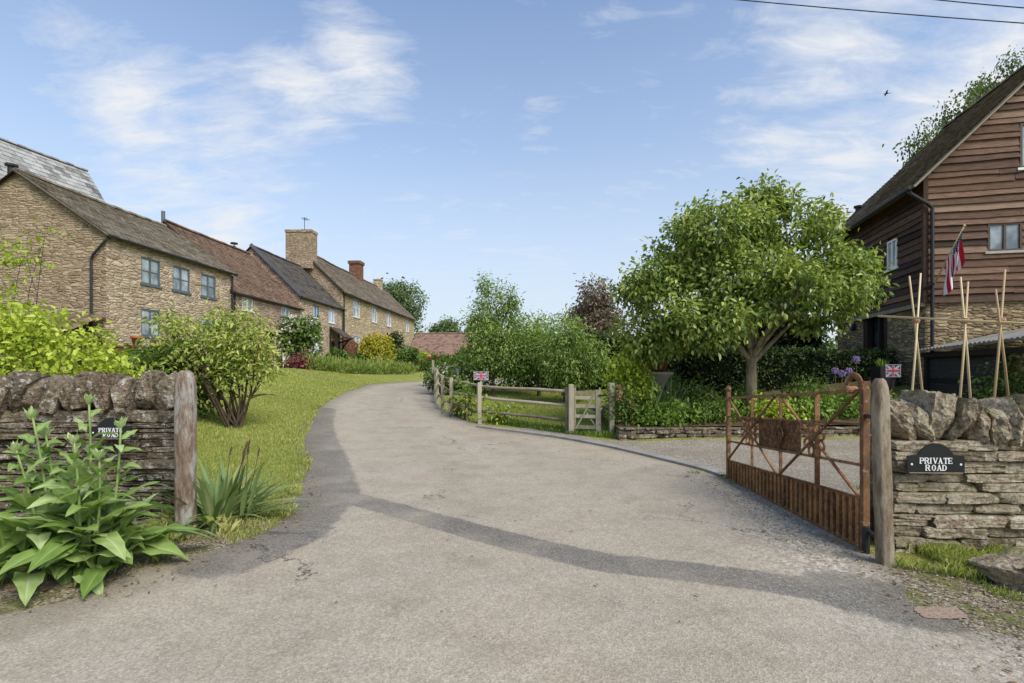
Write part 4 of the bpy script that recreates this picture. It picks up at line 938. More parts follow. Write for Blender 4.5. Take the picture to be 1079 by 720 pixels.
pipe(barn, [(-.12,ov+.03,ze),(-.16,ov-.03,ze-.12),(-.16,0.02,ze-.42),(-.13,-.12,ze-.55),(-.13,-.12,.5),(-.2,-.16,.3)], .05)
mb = MB(); mb.tube([(6.3,.12-.8,e-.2),(6.3,.12-.8,e+.95)],.1,8); mb.tube([(6.3,-.68,e+.95),(6.3,-.68,e+1.02)],.16,8); mb.build('flue', M['iron_black'], barn)
mb = MB()
for s_ in (door[0],door[0]+.62,door[1]-.3): mb.bb(s_,s_+.3 if s_ != door[0]+.62 else s_+.1,-.02-.18,-.02,0,door[3])
fd = mb.build('door_frame', M['timber_dark'], barn)
mb = MB(); mb.quad((door[0],-.25,0),(door[1],-.25,0),(door[1],-.25,door[3]),(door[0],-.25,door[3])); mb.build('pane', M['glass_dark'], fd)
mb = MB(); mb.bb(door[0]+.3,door[0]+.36,-.19,-.14,0,door[3]); mb.bb(door[0]+.72,door[0]+.77,-.19,-.14,0,door[3]); mb.build('door_stile', M['frame_white'], fd)
wl = empty('wall_lamp', BO+ba*4.75-bg*.06+Vector((0,0,2.15)), BA, 'round dark wall lamp on the barn stonework beside the glazed door','lamp')
mb = MB(); mb.tube([(0,.0,0),(0,.1,0)],.15,16); mb.build('lamp_body', M['iron_black'], wl); mb = MB(); mb.tube([(0,.1,0),(0,.13,0)],.1,16); mb.build('lamp_glass', M['glass'], wl)
# ---- low black shed with corrugated roof against the barn gable
shd = empty('lean_shed', BO-ba*.1, BA, 'low black boarded shed with corrugated roof in front of the barn gable','shed')
mb = MB()
for i in range(11):
    for (a,b) in ((-3.1,-.05),): mb.tint = random.random(); mb.bb(a,b,-.02+random.uniform(-.004,.004),.02,i*.17-.9,i*.17-.74)
mb.build('boarding', M['board_black'], shd)
for xx in (-.1,-3.2,-5.15): mb = MB(); mb.bb(xx-.07,xx+.07,-.03,.09,-.9,1.0); mb.build('post', M['timber_dark'], shd)
mb = MB(); mb.tint = .3; mb.bb(-7.2,0,-2.6,-2.5,-.9,1.4); mb.build('back_wall', M['board_black'], shd)
mb = MB(); n = 90
for i in range(n):
    a = -7.4+7.4*i/n; b = -7.4+7.4*(i+1)/n; za = .028*math.sin(a*40); zb2 = .028*math.sin(b*40); mb.tint = random.uniform(.3,.7)
    la = -a*.03; lb = -b*.03
    mb.quad((a,.28,1.08+za+la),(b,.28,1.08+zb2+lb),(b,-2.7,1.75+zb2+lb),(a,-2.7,1.75+za+la))
    mb.quad((a,.28,1.05+la-.03),(b,.28,1.05+lb-.03),(b,.28,1.08+zb2+lb),(a,.28,1.08+za+la))
M['corr'] = plain('corrugated_sheet', [S(96,92,84),S(128,124,114),S(150,146,136)], 3, .6, .8, .25, 0, .3, .004)
mb.build('roof', M['corr'], shd, True)
mb = MB(); mb.bb(-7.2,0,.1,.16,.86,1.0); mb.build('fascia', M['timber_dark'], shd)
# flag on a slanting staff
fp0 = P(986,298,14.6); fp1 = P(1017,238,13.7)
fl = empty('flag', fp0, 0, 'american flag hanging limp from a slanting staff on the barn corner','flag')
d = fp1-fp0; mb = MB(); mb.tube([(0,0,0),tuple(d)],[.022,.016],8); mb.lathe(d,[(.0,-.03),(.04,0),(.0,.05)],8); mb.build('flagstaff', M['cane'], fl, True)
mb = MB(); mb.bar((0,.02,0),(.0,.35,-.1),.06,.06); mb.build('bracket', M['iron_black'], fl)
m_, nt_, bs_ = base_mat('flag_cloth'); uv_ = coord(nt_,'UV'); sx_ = nt_.nodes.new('ShaderNodeSeparateXYZ'); nt_.links.new(uv_, sx_.inputs[0])
st_ = math_(nt_,'MODULO', math_(nt_,'FLOOR', math_(nt_,'MULTIPLY', sx_.outputs[1], 13)), 2)
cl = mix(nt_, st_, S(186,28,52), S(232,226,222))
vv = node(nt_,'ShaderNodeVectorMath',operation='MULTIPLY'); nt_.links.new(uv_, vv.inputs[0]); vv.inputs[1].default_value = (15,14,1)
star = math_(nt_,'LESS_THAN', vor(nt_, vv.outputs[0], 1, 'F1','Distance',0.), .27)
cant = mix(nt_, star, S(26,30,62), S(200,200,206))
inc = math_(nt_,'MULTIPLY', math_(nt_,'LESS_THAN', sx_.outputs[0], .3), math_(nt_,'GREATER_THAN', sx_.outputs[1], 6/13))
nt_.links.new(mix(nt_, inc, cl, cant), bs_.inputs['Base Color']); spec(bs_, .8, .2)
nu,nv = 36,26; vs=[]; uvs=[]
for j in range(nv+1):
    v = j/nv
    for i in range(nu+1):
        u = i/nu; hp = d*(.36+.6*v)                          # along the staff
        g = min(1,u*1.6); 
        mx = d*(.45+.5*(.32+.36*v))                          # gathered position
        p = hp.lerp(Vector((mx.x-.1*u, mx.y, hp.z)), g*.12)
        p = p+Vector((.05*math.sin(v*11+u*4)*g, .07*math.sin(v*15+1.3*u)*g, -(u*1.02*(.9+.08*math.sin(v*9)))))
        vs.append(p); uvs.append((u,v))
fs = [(j*(nu+1)+i,j*(nu+1)+i+1,(j+1)*(nu+1)+i+1,(j+1)*(nu+1)+i) for j in range(nv) for i in range(nu)]
mb = MB(); mb.add(vs,fs); o = mb.build('flag_cloth', m_, fl, True, uv=False)
ul = o.data.uv_layers.new(name='UVMap')
for p in o.data.polygons:
    for li in p.loop_indices: ul.data[li].uv = uvs[o.data.loops[li].vertex_index]
# ------------------------------------------------------------------ vegetation
def rdir(n):
    return unit(rng.normal(size=(n,3)))
def crown_points(lobes, n, inner=.45, per=8, spread=.13):
    """twig positions clustered into sprays on the outer shells of the lobes -> positions, outward directions, depth"""
    lob = np.array([(*c, *( (r,r,r) if np.isscalar(r) else r)) for c,r in lobes], float)
    wgt = (lob[:,3]*lob[:,4]+lob[:,4]*lob[:,5]+lob[:,3]*lob[:,5]); wgt /= wgt.sum()
    m = max(1,n//per); k = rng.choice(len(lob), m, p=wgt); d = rdir(m)
    u = inner+(1.04-inner)*rng.random(m)**.55
    u = np.where(rng.random(m) < .05, u*1.18, u)
    p = lob[k,:3]+d*lob[k,3:]*u[:,None]; o = unit(d/lob[k,3:])
    P_ = np.repeat(p, per, 0)+rng.normal(size=(m*per,3))*spread; O_ = np.repeat(o, per, 0)
    cr = np.repeat(rng.random(m), per); return P_, O_, np.repeat(u, per), cr
def foliage(name, lobes, n, L, W, mat, parent, droop=.5, inner=.45, per=8, spread=.13, tint=(.1,.75), up=.6, lv=.3, jit=.7, zmin=None):
    p,o,u,cr = crown_points(lobes, n, inner, per, spread)
    if zmin is not None: k = p[:,2] > zmin; p,o,u,cr = p[k],o[k],u[k],cr[k]
    n = len(p)
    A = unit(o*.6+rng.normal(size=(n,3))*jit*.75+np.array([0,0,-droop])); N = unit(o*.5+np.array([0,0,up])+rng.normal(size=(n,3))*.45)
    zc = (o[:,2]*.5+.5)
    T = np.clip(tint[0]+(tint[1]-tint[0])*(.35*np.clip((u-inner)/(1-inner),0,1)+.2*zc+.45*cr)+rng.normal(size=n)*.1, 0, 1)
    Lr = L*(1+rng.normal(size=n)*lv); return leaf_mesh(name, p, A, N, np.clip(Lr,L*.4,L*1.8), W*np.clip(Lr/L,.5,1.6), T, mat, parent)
def lobes_in(c, r, n, fr=(.35,.55), shell=(.45,.8), flat=1., zlo=-1.):
    out = []
    for i in range(n):
        while True:
            d = rdir(1)[0]
            if d[2] >= zlo: break
        s = rng.uniform(*shell); f = rng.uniform(*fr)
        out.append((tuple(np.array(c)+d*np.array(r)*s), tuple(np.array(r)*f*np.array([1,1,flat]))))
    return out
def limb(mb, a, b, r0, r1, bend=.12, n=6):
    a = Vector(a); b = Vector(b); L = (b-a).length; q = []
    off = Vector(rng.normal(size=3))*bend*L
    for i in range(n+1):
        t = i/n; q.append(a.lerp(b,t)+off*math.sin(math.pi*t)*.5+Vector((0,0,math.sin(math.pi*t)*.06*L)))
    mb.tube(q, [r0+(r1-r0)*(i/n)**.8 for i in range(n+1)], 8, False); return q
def tree(name, label, x, y, lobes, n, L, W, mat, bark=None, tr=.12, fork=.35, group=None, cat='tree', z=None, limbs=8, lean=(0,0), twigs=3, zlimb=-9, **kw):
    """lobes are relative to the foot of the trunk"""
    z = h(x,y) if z is None else z
    r = empty(name, (x,y,z), 0, label, cat, group); mb = MB(); top = max(c[2] for c,_ in lobes)
    f = Vector((lean[0], lean[1], top*fork)); mb.tint = .5
    mb.tube([(0,0,-.3),(0,0,.05),(lean[0]*.2,lean[1]*.2,top*fork*.35),(lean[0]*.6,lean[1]*.6,top*fork*.7),tuple(f)], [tr*1.5,tr*1.22,tr,tr*.95,tr*.85], 12, False)
    sel = [lobes[i] for i in rng.permutation(len(lobes)) if lobes[i][0][2] > zlimb][:limbs]
    for c,_r in sel:
        q = limb(mb, f-Vector((0,0,rng.uniform(0,.15)*top*fork)), c, tr*.55, tr*.14)
        for k in range(twigs):
            rr = np.array(_r if not np.isscalar(_r) else (_r,)*3); e_ = Vector(c)+Vector(rdir(1)[0]*rr*.8); limb(mb, q[3+k%3], e_, tr*.16, tr*.05, .1, 4)
    mb.build('trunk', bark or M['bark'], r, smooth=True)
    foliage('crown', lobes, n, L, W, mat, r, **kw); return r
def shrub(name, label, x, y, lobes, n, L, W, mat, stems=9, sr=.02, foot=.1, group=None, cat='shrub', z=None, bark=None, blossom=None, **kw):
    z = h(x,y) if z is None else z
    r = empty(name, (x,y,z), 0, label, cat, group); mb = MB()
    for i in range(stems):
        c,_ = lobes[int(rng.integers(len(lobes)))]; a = rng.uniform(0,6.28)
        q = limb(mb, (math.cos(a)*foot, math.sin(a)*foot, -.05), c, sr, sr*.35, .1)
        for k in range(2): e_ = Vector(q[3])+Vector(rdir(1)[0])*.35*(Vector(c).length); e_.z = max(e_.z, q[3].z); limb(mb, q[3], e_, sr*.5, sr*.2, .1, 4)
    mb.build('stem', bark or M['bark_dark'], r, smooth=True)
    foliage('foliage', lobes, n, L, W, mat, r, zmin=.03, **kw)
    if blossom:
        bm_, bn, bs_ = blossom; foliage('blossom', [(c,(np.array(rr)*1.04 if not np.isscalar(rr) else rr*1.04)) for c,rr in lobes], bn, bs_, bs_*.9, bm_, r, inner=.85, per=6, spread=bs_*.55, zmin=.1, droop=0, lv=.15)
    return r

# big round-headed walnut in the raised bed
wx, wy = 5.75, 12.3; wz = .42
lob = [((0,.1,3.5),(1.9,1.6,1.4)),((-1.9,-.2,2.75),(1.35,1.25,1.25)),((1.9,.1,2.9),(1.3,1.2,1.3)),((-.9,-.5,4.3),(1.2,1.1,.95)),((.9,-.2,4.5),(1.15,1.1,.95)),((.35,.2,5.1),(.75,.7,.6)),
 ((-2.5,.1,2.0),(.85,.9,.8)),((-1.35,-.9,2.3),(1.1,.9,.75)),((.15,-1.2,2.85),(1.2,.8,.85)),((2.35,-.3,3.6),(.85,.8,.8)),((1.75,-.8,2.95),(.95,.8,.7)),((2.6,0,3.2),(.7,.8,.7)),((-1.7,.4,3.7),(.95,.9,.85)),((-2.7,0,3.0),(.6,.7,.6)),((-.3,.9,4.0),(1.3,1,1)),((2.2,.2,4.3),(.6,.6,.5)),((2.95,-.1,3.4),(.45,.5,.7)),((1.15,.2,5.15),(.4,.4,.35)),((-1.45,.1,4.6),(.4,.4,.35))]
lob += [((-1.6,-.4,1.9),(1.0,.8,.5)),((-1.0,-.5,2.1),(.7,.7,.45)),((-2.3,0,1.75),(.6,.6,.4)),((.5,0,5.5),(.28,.28,.3)),((-1.3,0,4.85),(.3,.3,.3)),((-2.2,0,4.0),(.3,.3,.3)),((2.1,0,4.8),(.3,.3,.3)),((.0,0,5.3),(.3,.3,.3))]
base_l = list(lob); lob = [(c,tuple(np.array(r)*.64)) for c,r in base_l]
for c,r in base_l:
    for k in range(4):
        d = rdir(1)[0]; d[2] = abs(d[2])*.9-.2; lob.append((tuple(np.array(c)+d*np.array(r)*.78), tuple(np.array(r)*rng.uniform(.22,.38))))
lob = [((c[0]*(.9 if c[0] > 0 else .97)-.08,c[1],c[2]),r) for c,r in lob]
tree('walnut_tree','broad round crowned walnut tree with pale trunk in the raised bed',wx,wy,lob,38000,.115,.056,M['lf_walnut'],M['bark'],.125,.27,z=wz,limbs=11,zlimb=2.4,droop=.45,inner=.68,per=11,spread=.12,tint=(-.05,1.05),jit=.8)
# shrub on the left lawn
q = G(247,451)
lob = [((0,0,1.75),(.9,.7,.6)),((-.75,-.1,1.9),(.7,.6,.55)),((.65,-.1,1.75),(.75,.6,.65)),((-.1,0,2.3),(.65,.5,.4)),((.95,0,1.3),(.4,.4,.4)),((-1.0,0,1.3),(.6,.5,.45)),((-1.15,0,2.15),(.5,.4,.3)),((.6,0,2.2),(.5,.4,.35)),((.25,-.1,1.15),(.6,.5,.35)),((-1.6,.1,1.75),(.5,.5,.4)),((-1.75,.2,2.35),(.4,.3,.22))]
lob = [((c[0]*.85-.12,c[1],c[2]),(r[0]*.72,r[1]*.85,r[2]*.85)) for c,r in lob if c[2] > 1.14]
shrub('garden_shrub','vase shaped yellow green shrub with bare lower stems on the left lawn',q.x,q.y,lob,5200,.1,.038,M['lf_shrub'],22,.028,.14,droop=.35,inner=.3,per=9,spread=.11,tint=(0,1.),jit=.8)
# darker shrub behind the left gatepost
q = Vector((-7.6,11.6,0)); shrub('garden_shrub','dark leafy shrub just behind the left gatepost',q.x,q.y,[((.1,0,1.0),(.6,.6,.6)),((-.4,0,1.3),(.5,.5,.4)),((.35,0,.6),(.5,.5,.5)),((-.6,0,.8),(.5,.5,.5))],2400,.13,.06,M['lf_mid'],10,.03)
# golden bush behind the left wall
lob = [((0,0,.95),(1.15,1.0,.85)),((-1.2,0,1.2),(1.0,.9,.75)),((.55,-.1,.75),(.65,.7,.6)),((-.1,0,1.55),(.7,.7,.4)),((-1.0,0,1.75),(.7,.7,.35)),((-2.2,.1,1.0),(.8,.8,.8)),((-.5,0,1.85),(.3,.3,.2)),((.5,0,1.25),(.35,.35,.3)),((-1.7,0,1.7),(.4,.4,.3))]
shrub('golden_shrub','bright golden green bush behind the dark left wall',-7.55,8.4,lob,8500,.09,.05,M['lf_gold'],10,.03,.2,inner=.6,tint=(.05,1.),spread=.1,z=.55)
shrub('garden_shrub','young shrub sprig rising past the cottage gable at the left edge',-9.0,9.4,[((.1,0,3.36),(.3,.2,.07)),((.42,0,3.44),(.2,.14,.08)),((.0,0,3.08),(.4,.25,.06)),((-.6,0,2.6),(.4,.3,.3))],300,.1,.045,M['lf_gold'],3,.01,.05,z=.6,inner=.1)
# grape-leaved shrub between the wall and the cottage
shrub('garden_shrub','low green shrub in front of the garden wall',-9.6,13.2,[((0,0,.6),(.8,.6,.5)),((-.8,0,.5),(.6,.5,.45)),((.7,0,.7),(.6,.5,.5))],1500,.14,.07,M['lf_mid'],6,.02,z=1.0)
# ---- cottage gardens along the row
def rowp(x, d): q_ = row_pt(x); return q_+Vector((math.cos(R(3.6)),-math.sin(R(3.6)),0))*d
def rshrub(name,label,x,d,rad,hh,n,L,mat,**kw):
    q_ = rowp(x,d); lb = [((0,0,hh*.55),(rad,rad,hh*.5))]+lobes_in((0,0,hh*.6),(rad,rad,hh*.42),5,(.4,.6),(.4,.8),1,-.3)
    return shrub(name,label,q_.x,q_.y,lb,n,L,L*.5,mat,5,.03,.1,**kw)
rshrub('climbing_rose','tall dark climber covered in white roses between two cottages',12.6,1.0,1.15,3.0,3600,.2,M['lf_mid'],blossom=(M['white_petal'],900,.13),cat='climber',inner=.5)
rshrub('red_shrub','small crimson leaved shrub at the foot of the white rose',8.7,2.9,.5,.6,700,.16,M['lf_red'],blossom=(M['red_petal'],250,.1))
rshrub('red_shrub','reddish leaved shrub by the white door frame',7.4,1.4,.6,1.3,800,.16,M['lf_red'])
rshrub('garden_shrub','green shrub under the second cottage window',5.6,1.2,.7,1.0,900,.15,M['lf_mid'])
rshrub('golden_acer','spreading golden acer in front of the tall farmhouse',22.3,2.4,1.35,2.7,3600,.18,M['lf_acer'],inner=.55,tint=(0,1))
rshrub('conifer','narrow dark columnar conifer against the farmhouse wall',31.5,1.3,.8,3.4,3000,.2,M['lf_dark'])
for i,(x,d,rad,hh,mt,lab) in enumerate(((27.6,3.4,1.2,2.0,'lf_mid','rounded green shrub right of the dark conifer'),(29,5.6,1.6,1.2,'lf_lav','low spreading grey green shrub in front of the conifer'),(29.5,4.6,1.1,1.7,'lf_gold','light green shrub beside the bend of the road'),(26.5,6.6,1.3,1.5,'lf_mid','leafy shrub in front of the red roofed outbuilding'),(21.2,1.6,.8,1.2,'lf_mid','small green shrub beside the brick buttress'),(17.5,1.3,.6,1.4,'lf_mid','small shrub growing beside the lean porch'))):
    rshrub('garden_shrub',lab,x,d,rad,hh,1700,.2,M[mt],group='shrubs in the cottage gardens')
q0,q1 = rowp(9.2,3.3),rowp(20,5.6)
lb = []
for i in range(16):
    t = i/15; p_ = q0.lerp(q1,t); lb.append(((p_.x-q0.x,p_.y-q0.y,.3+h(p_.x,p_.y)-h(q0.x,q0.y)),(.75,.7,.32+.08*random.random())))
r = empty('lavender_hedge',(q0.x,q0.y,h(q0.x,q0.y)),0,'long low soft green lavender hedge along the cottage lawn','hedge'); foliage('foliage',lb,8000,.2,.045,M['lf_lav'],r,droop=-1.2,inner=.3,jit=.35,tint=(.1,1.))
mb = MB(); mb.tint = .3
for c_,_r in lb: mb.tube([(c_[0],c_[1],c_[2]-.5),(c_[0],c_[1],c_[2])],.03,5)
mb.build('stem',M['bark_dark'],r)
# ---- orchard trees, hedges, beds on the right
def otree(label,x,y,hh,rad,n,seed_n=9,fr=(.4,.6),**kw):
    lb = lobes_in((0,0,hh*.6),(rad,rad,hh*.4),seed_n,fr,(.35,.85))+[((0,0,hh*.58),(rad*.7,rad*.7,hh*.36))]
    return tree('orchard_tree',label,x,y,lb,int(n*1.8),.105,.046,M['lf_apple'],M['bark_dark'],.07,.2,'orchard trees behind the fence',limbs=9,inner=.3,spread=.16,per=8,tint=(.05,.95),**kw)
tree('orchard_tree','taller orchard tree with upright double top, left of the orchard',-.75,20.5,[((.1,0,1.9),(1.05,1.0,1.0)),((-.4,0,2.9),(.8,.7,.9)),((.35,0,3.7),(.45,.4,.7)),((-.25,0,4.2),(.4,.4,.6)),((.75,0,3.3),(.45,.4,.7)),((-.6,0,1.6),(.7,.7,.6)),((.9,0,1.5),(.8,.8,.8)),((.7,0,4.0),(.2,.2,.5))],10500,.105,.046,M['lf_apple'],M['bark_dark'],.07,.2,'orchard trees behind the fence',limbs=8,inner=.25,spread=.16,tint=(.05,.95))
otree('bushy orchard tree in the middle of the orchard',1.1,21,3.5,1.3,4600)
otree('broad orchard tree overhanging the lawn near the wicket gate',1.95,18.8,3.2,1.35,5000)
otree('small orchard tree standing behind the bushy orchard tree',.3,23.5,3.3,1.0,2600)
def hedge(label,x0,y0,x1,y1,w,hh,n,L,mat=None,z=None):
    a = np.array([x0,y0]); b = np.array([x1,y1]); ln = np.linalg.norm(b-a); d = (b-a)/ln; s = np.array([-d[1],d[0]]); z0 = h((x0+x1)/2,(y0+y1)/2) if z is None else z
    r = empty('clipped_hedge',((x0+x1)/2,(y0+y1)/2,z0),math.atan2(d[1],d[0]),label,'hedge'); pts=[];nr=[]
    areas = [ln*w, ln*hh, ln*hh, w*hh, w*hh]; k = rng.choice(5, n, p=np.array(areas)/sum(areas)); U_ = rng.random((n,2))
    for f in range(5):
        u = U_[k==f]; m_ = len(u)
        if f == 0: p_ = np.stack([(u[:,0]-.5)*ln,(u[:,1]-.5)*w,np.full(m_,hh)],1); nn=(0,0,1)
        elif f < 3: sg = 1 if f==1 else -1; p_ = np.stack([(u[:,0]-.5)*ln,np.full(m_,sg*w/2),u[:,1]*hh],1); nn=(0,sg,0)
        else: sg = 1 if f==3 else -1; p_ = np.stack([np.full(m_,sg*ln/2),(u[:,0]-.5)*w,u[:,1]*hh],1); nn=(sg,0,0)
        pts.append(p_); nr.append(np.tile(np.array(nn,float),(m_,1)))
    p_ = np.concatenate(pts); nn = np.concatenate(nr); m_ = len(p_)
    wob = np.array([mnoise.noise(Vector(q_*.9)) for q_ in p_])
    p_ = p_+nn*(wob[:,None]*.16+rng.normal(size=(m_,1))*.05)-nn*.05
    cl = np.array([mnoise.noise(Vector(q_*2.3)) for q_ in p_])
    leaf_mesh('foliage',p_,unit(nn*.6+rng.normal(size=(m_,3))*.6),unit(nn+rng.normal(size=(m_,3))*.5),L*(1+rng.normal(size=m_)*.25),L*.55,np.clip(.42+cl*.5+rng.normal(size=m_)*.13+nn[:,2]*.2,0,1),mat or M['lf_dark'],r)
    mb = MB(); mb.tint = .05; mb.bb(-ln/2+.12,ln/2-.12,-w/2+.12,w/2-.12,-.2,hh-.14); mb.build('inner_dark_box',M['hedge_core'],r); return r  # solid dark box added inside to stop see-through, in place of modelled branches
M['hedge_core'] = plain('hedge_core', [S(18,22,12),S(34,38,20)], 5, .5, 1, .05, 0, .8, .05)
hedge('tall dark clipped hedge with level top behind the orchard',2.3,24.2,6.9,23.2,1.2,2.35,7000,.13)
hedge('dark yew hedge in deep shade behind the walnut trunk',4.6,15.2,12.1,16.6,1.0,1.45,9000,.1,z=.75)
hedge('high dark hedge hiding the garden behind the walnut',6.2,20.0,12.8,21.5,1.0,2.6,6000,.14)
tree('copper_beech','brownish copper leaved tree between the orchard and the walnut',4.6,30,lobes_in((0,0,4.0),(1.9,1.7,1.7),9,(.35,.55),(.35,.9)),8500,.15,.09,M['lf_copper'],M['bark_dark'],.16,.3,inner=.3,spread=.22)
# distant trees
far = [(-16.7,74,13.4,5.4,'large rounded tree rising behind the end of the farmhouse'),(-11,84,9.5,3.0,'slim far tree right of the large rounded tree'),(-5.5,88,10.5,5,'far tree above the red pantile roof')]
for i,(x,y,hh,rad,lab) in enumerate(far):
    lb = lobes_in((0,0,hh*.62),(rad*.75,rad*.75,hh*.33),11,(.4,.62),(.35,.8))
    tree('far_tree',lab,x,y,lb,15000,.3,.2,M['lf_far'],M['bark_dark'],.25,.25,'trees on the skyline',limbs=7,inner=.45,spread=.5,tint=(0,.9),twigs=1)
lb = []
for i in range(70):
    x = -75+150*i/69; lb.append(((x,105+rng.uniform(-5,5)-100,2.4+rng.uniform(-.6,1.2)),(3.,2.5,2.8+rng.uniform(0,1))))
r = empty('woods',(0,100,1.6)); o = foliage('woods',lb,30000,.6,.4,M['lf_far'],None,inner=.5,spread=.8,tint=(0,.8)); o.location = (0,100,1.6); tag(o,kind='stuff',label='far wooded skyline beyond the gardens'); bpy.data.objects.remove(r)
# birches behind the barn
def birch(label,x,y,top,rad,zc,n):
    lb = [((rng.uniform(-1,1)*rad,rng.uniform(-1,1)*rad,zc+(top-zc)*rng.random()),(rad*.35,rad*.35,rng.uniform(.7,1.4))) for i in range(16)]+[((0,0,top),(rad*.25,rad*.25,.9))]
    tree('birch_tree',label,x,y,lb,n,.18,.09,M['lf_birch'],M['bark'],.2,.55,'birches behind the barn',limbs=14,inner=.1,spread=.24,droop=1.1,z=1.2,twigs=2)
birch('drooping birch tree showing above the middle of the barn roof',P(1066,0,31).x,31,18.8,2.2,11,8500)
birch('small birch top peeping over the lower barn roof',P(975,0,29).x,29,14.0,1.0,11,1900)
birch('birch top between the other two above the barn roof',P(1024,0,30).x,30,16.0,1.1,12,2600)

# raised bed with its retaining wall
bw = empty('bed_wall',(2.35,11.28,h(4,11.2)),R(1),'low mossy stone retaining wall of the raised flower bed','wall')
mb = MB(); mb.tint = .2; mb.bb(.02,6.2,.06,.3,-.3,.2); face_stones(mb,0,6.2,-.1,.24,0,.07,.12,.2,.5,.24); mb.build('wall_body',M['dry_left'],bw,True)
def patch(name, poly_fn, mat, dz): pass
A = spline([(2.4,11.45),(4,11.45),(6,11.5),(8.5,11.55)],30); B = spline([(2.2,15),(4,15.4),(7,15.8),(12,16)],30)
o,_ = road_mesh('flower_bed',A,B,20,M['soil'],.22); tag(o,kind='structure')
def strap_clump(mb, n, L, w, spread, elev=(50,85), droop=.4, segs=7):
    for i in range(n):
        a = rng.uniform(0,6.28); el = R(rng.uniform(*elev)); ln = L*rng.uniform(.6,1.1); mb.tint = float(np.clip(rng.normal(.5,.22),0,1))
        b = Vector((math.cos(a)*spread*rng.random(), math.sin(a)*spread*rng.random(), 0)); d = Vector((math.cos(a)*math.cos(el),math.sin(a)*math.cos(el),math.sin(el)))
        q = []
        for k in range(segs+1):
            t = k/segs; q.append(b+d*ln*t+Vector((d.x,d.y,-.9))*ln*droop*t**2.4*.5)
        mb.ribbon(q, [w*.5*(.8+.4*math.sin(math.pi*min(1,k/segs*1.0)))*(1-(k/segs)**4) for k in range(segs+1)], d.cross(Vector((0,0,1)))+Vector((0,0,.001)), .18)
# phormium-like spiky clump
r = empty('spiky_plant',(P(686,0,12.3).x,12.3,.42),0,'clump of long sword leaves in front of the stone urn','plant'); mb = MB(); strap_clump(mb,75,1.2,.05,.3,(45,88),.5); mb.build('leaves',M['lf_iris'],r)
r = empty('spiky_plant',(P(707,0,12.9).x,12.9,.45),0,'darker clump of sword leaves right of the stone urn','plant'); mb = MB(); strap_clump(mb,55,1.15,.05,.3,(50,88),.4); mb.build('leaves',M['lf_iris'],r)
# urn on pedestal
r = empty('garden_urn',(P(695,0,13.3).x,13.3,.5),0,'stone garden urn with terracotta pot among the sword leaves','urn'); 
mb = MB(); mb.bb(-.18,.18,-.18,.18,0,.55); mb.build('pedestal',M['urn'],r,bevel=.015); mb = MB(); mb.lathe((0,0,.55),[(.14,0),(.1,.06),(.14,.12),(.3,.4),(.37,.44),(.37,.5),(.3,.5),(.0,.42)],18); mb.build('bowl',M['urn'],r,True)
r2 = empty('flower_pot',(P(695,0,13.3).x,13.3,1.5),0,'dark terracotta pot standing in the stone urn','pot'); mb = MB(); mb.lathe((0,0,0),[(.16,0),(.22,.26),(.25,.27),(.25,.33),(.2,.33),(.0,.28)],16); mb.build('pot',M['trough'],r2,True); mb = MB(); mb.lathe((0,0,.27),[(.26,0),(.262,.05),(.23,.062)],16); mb.build('rim',M['trough'],r2)
def bshrub(label,px,Y,zb,rad,hh,n,L,mat,W=.5,blossom=None,**kw):
    lb = [((0,0,hh*.5),(rad*.8,rad*.6,hh*.5))]+lobes_in((0,0,hh*.5),(rad,rad*.7,hh*.5),5,(.35,.55),(.4,.8),1,-.4)
    return shrub('bed_plant',label,P(px,0,Y).x,Y,lb,n,L,L*W,mat,5,.012,.06,z=zb,blossom=blossom,cat='plant',**kw)
bshrub('bright yellow green leafy shrub beside the wicket gate',662,12.5,.3,.55,1.75,2400,.1,M['lf_gold'],inner=.5,tint=(0,.95))
bshrub('pink flowered plant beside the wicket gate post',655,11.9,.2,.32,1.0,600,.08,M['lf_mid'],blossom=(M['pink_petal'],160,.045))
for i,(px,Y,rad,hh,mt,lab,bl) in enumerate(((690,11.75,.55,.32,'lf_bed','low bright groundcover at the left end of the raised bed',None),(715,11.8,.5,.36,'lf_bed','low leafy groundcover in front of the sword leaves',None),(742,11.9,.5,.45,'lf_mid','speckled leafy plant left of the gate end',('white_petal',60,.03)),(765,12.0,.45,.5,'lf_bed','leafy plant behind the free end of the gate',None),(735,12.7,.6,.75,'lf_mid','blue green plant in the middle of the raised bed',('white_petal',70,.03)),(815,11.9,.5,.5,'lf_gold','bright leafy plant right of the walnut trunk',None),(838,12.0,.5,.55,'lf_bed','bright groundcover seen through the middle of the gate',None),(866,12.1,.55,.6,'lf_bed','leafy clump seen above the second gate wheel',None),(893,12.3,.5,.55,'lf_bed','leafy clump below the purple alliums',None),(920,12.5,.6,.55,'lf_mid','leafy clump behind the hinge post',None),(790,13.2,.6,.6,'lf_mid','dark leafy plant behind the walnut trunk',None),(850,13.3,.7,.75,'lf_mid','taller leafy plant in front of the yew hedge',('white_petal',60,.03)),(700,13.9,.7,.9,'lf_mid','shaded leafy plant behind the urn',None))):
    bshrub(lab,px,Y,.33+.13*(Y-11.6),rad,hh,1000,.085,M[mt],.55,blossom=None if bl is None else (M[bl[0]],bl[1],bl[2]),group='plants in the raised bed',inner=.3,tint=(.05,.95))
r = empty('spiky_plant',(P(870,0,12.6).x,12.6,.5),0,'upright clump of light green blades right of the walnut','plant'); mb = MB(); strap_clump(mb,40,.85,.035,.12,(65,89),.2); mb.build('leaves',M['lf_bed'],r)
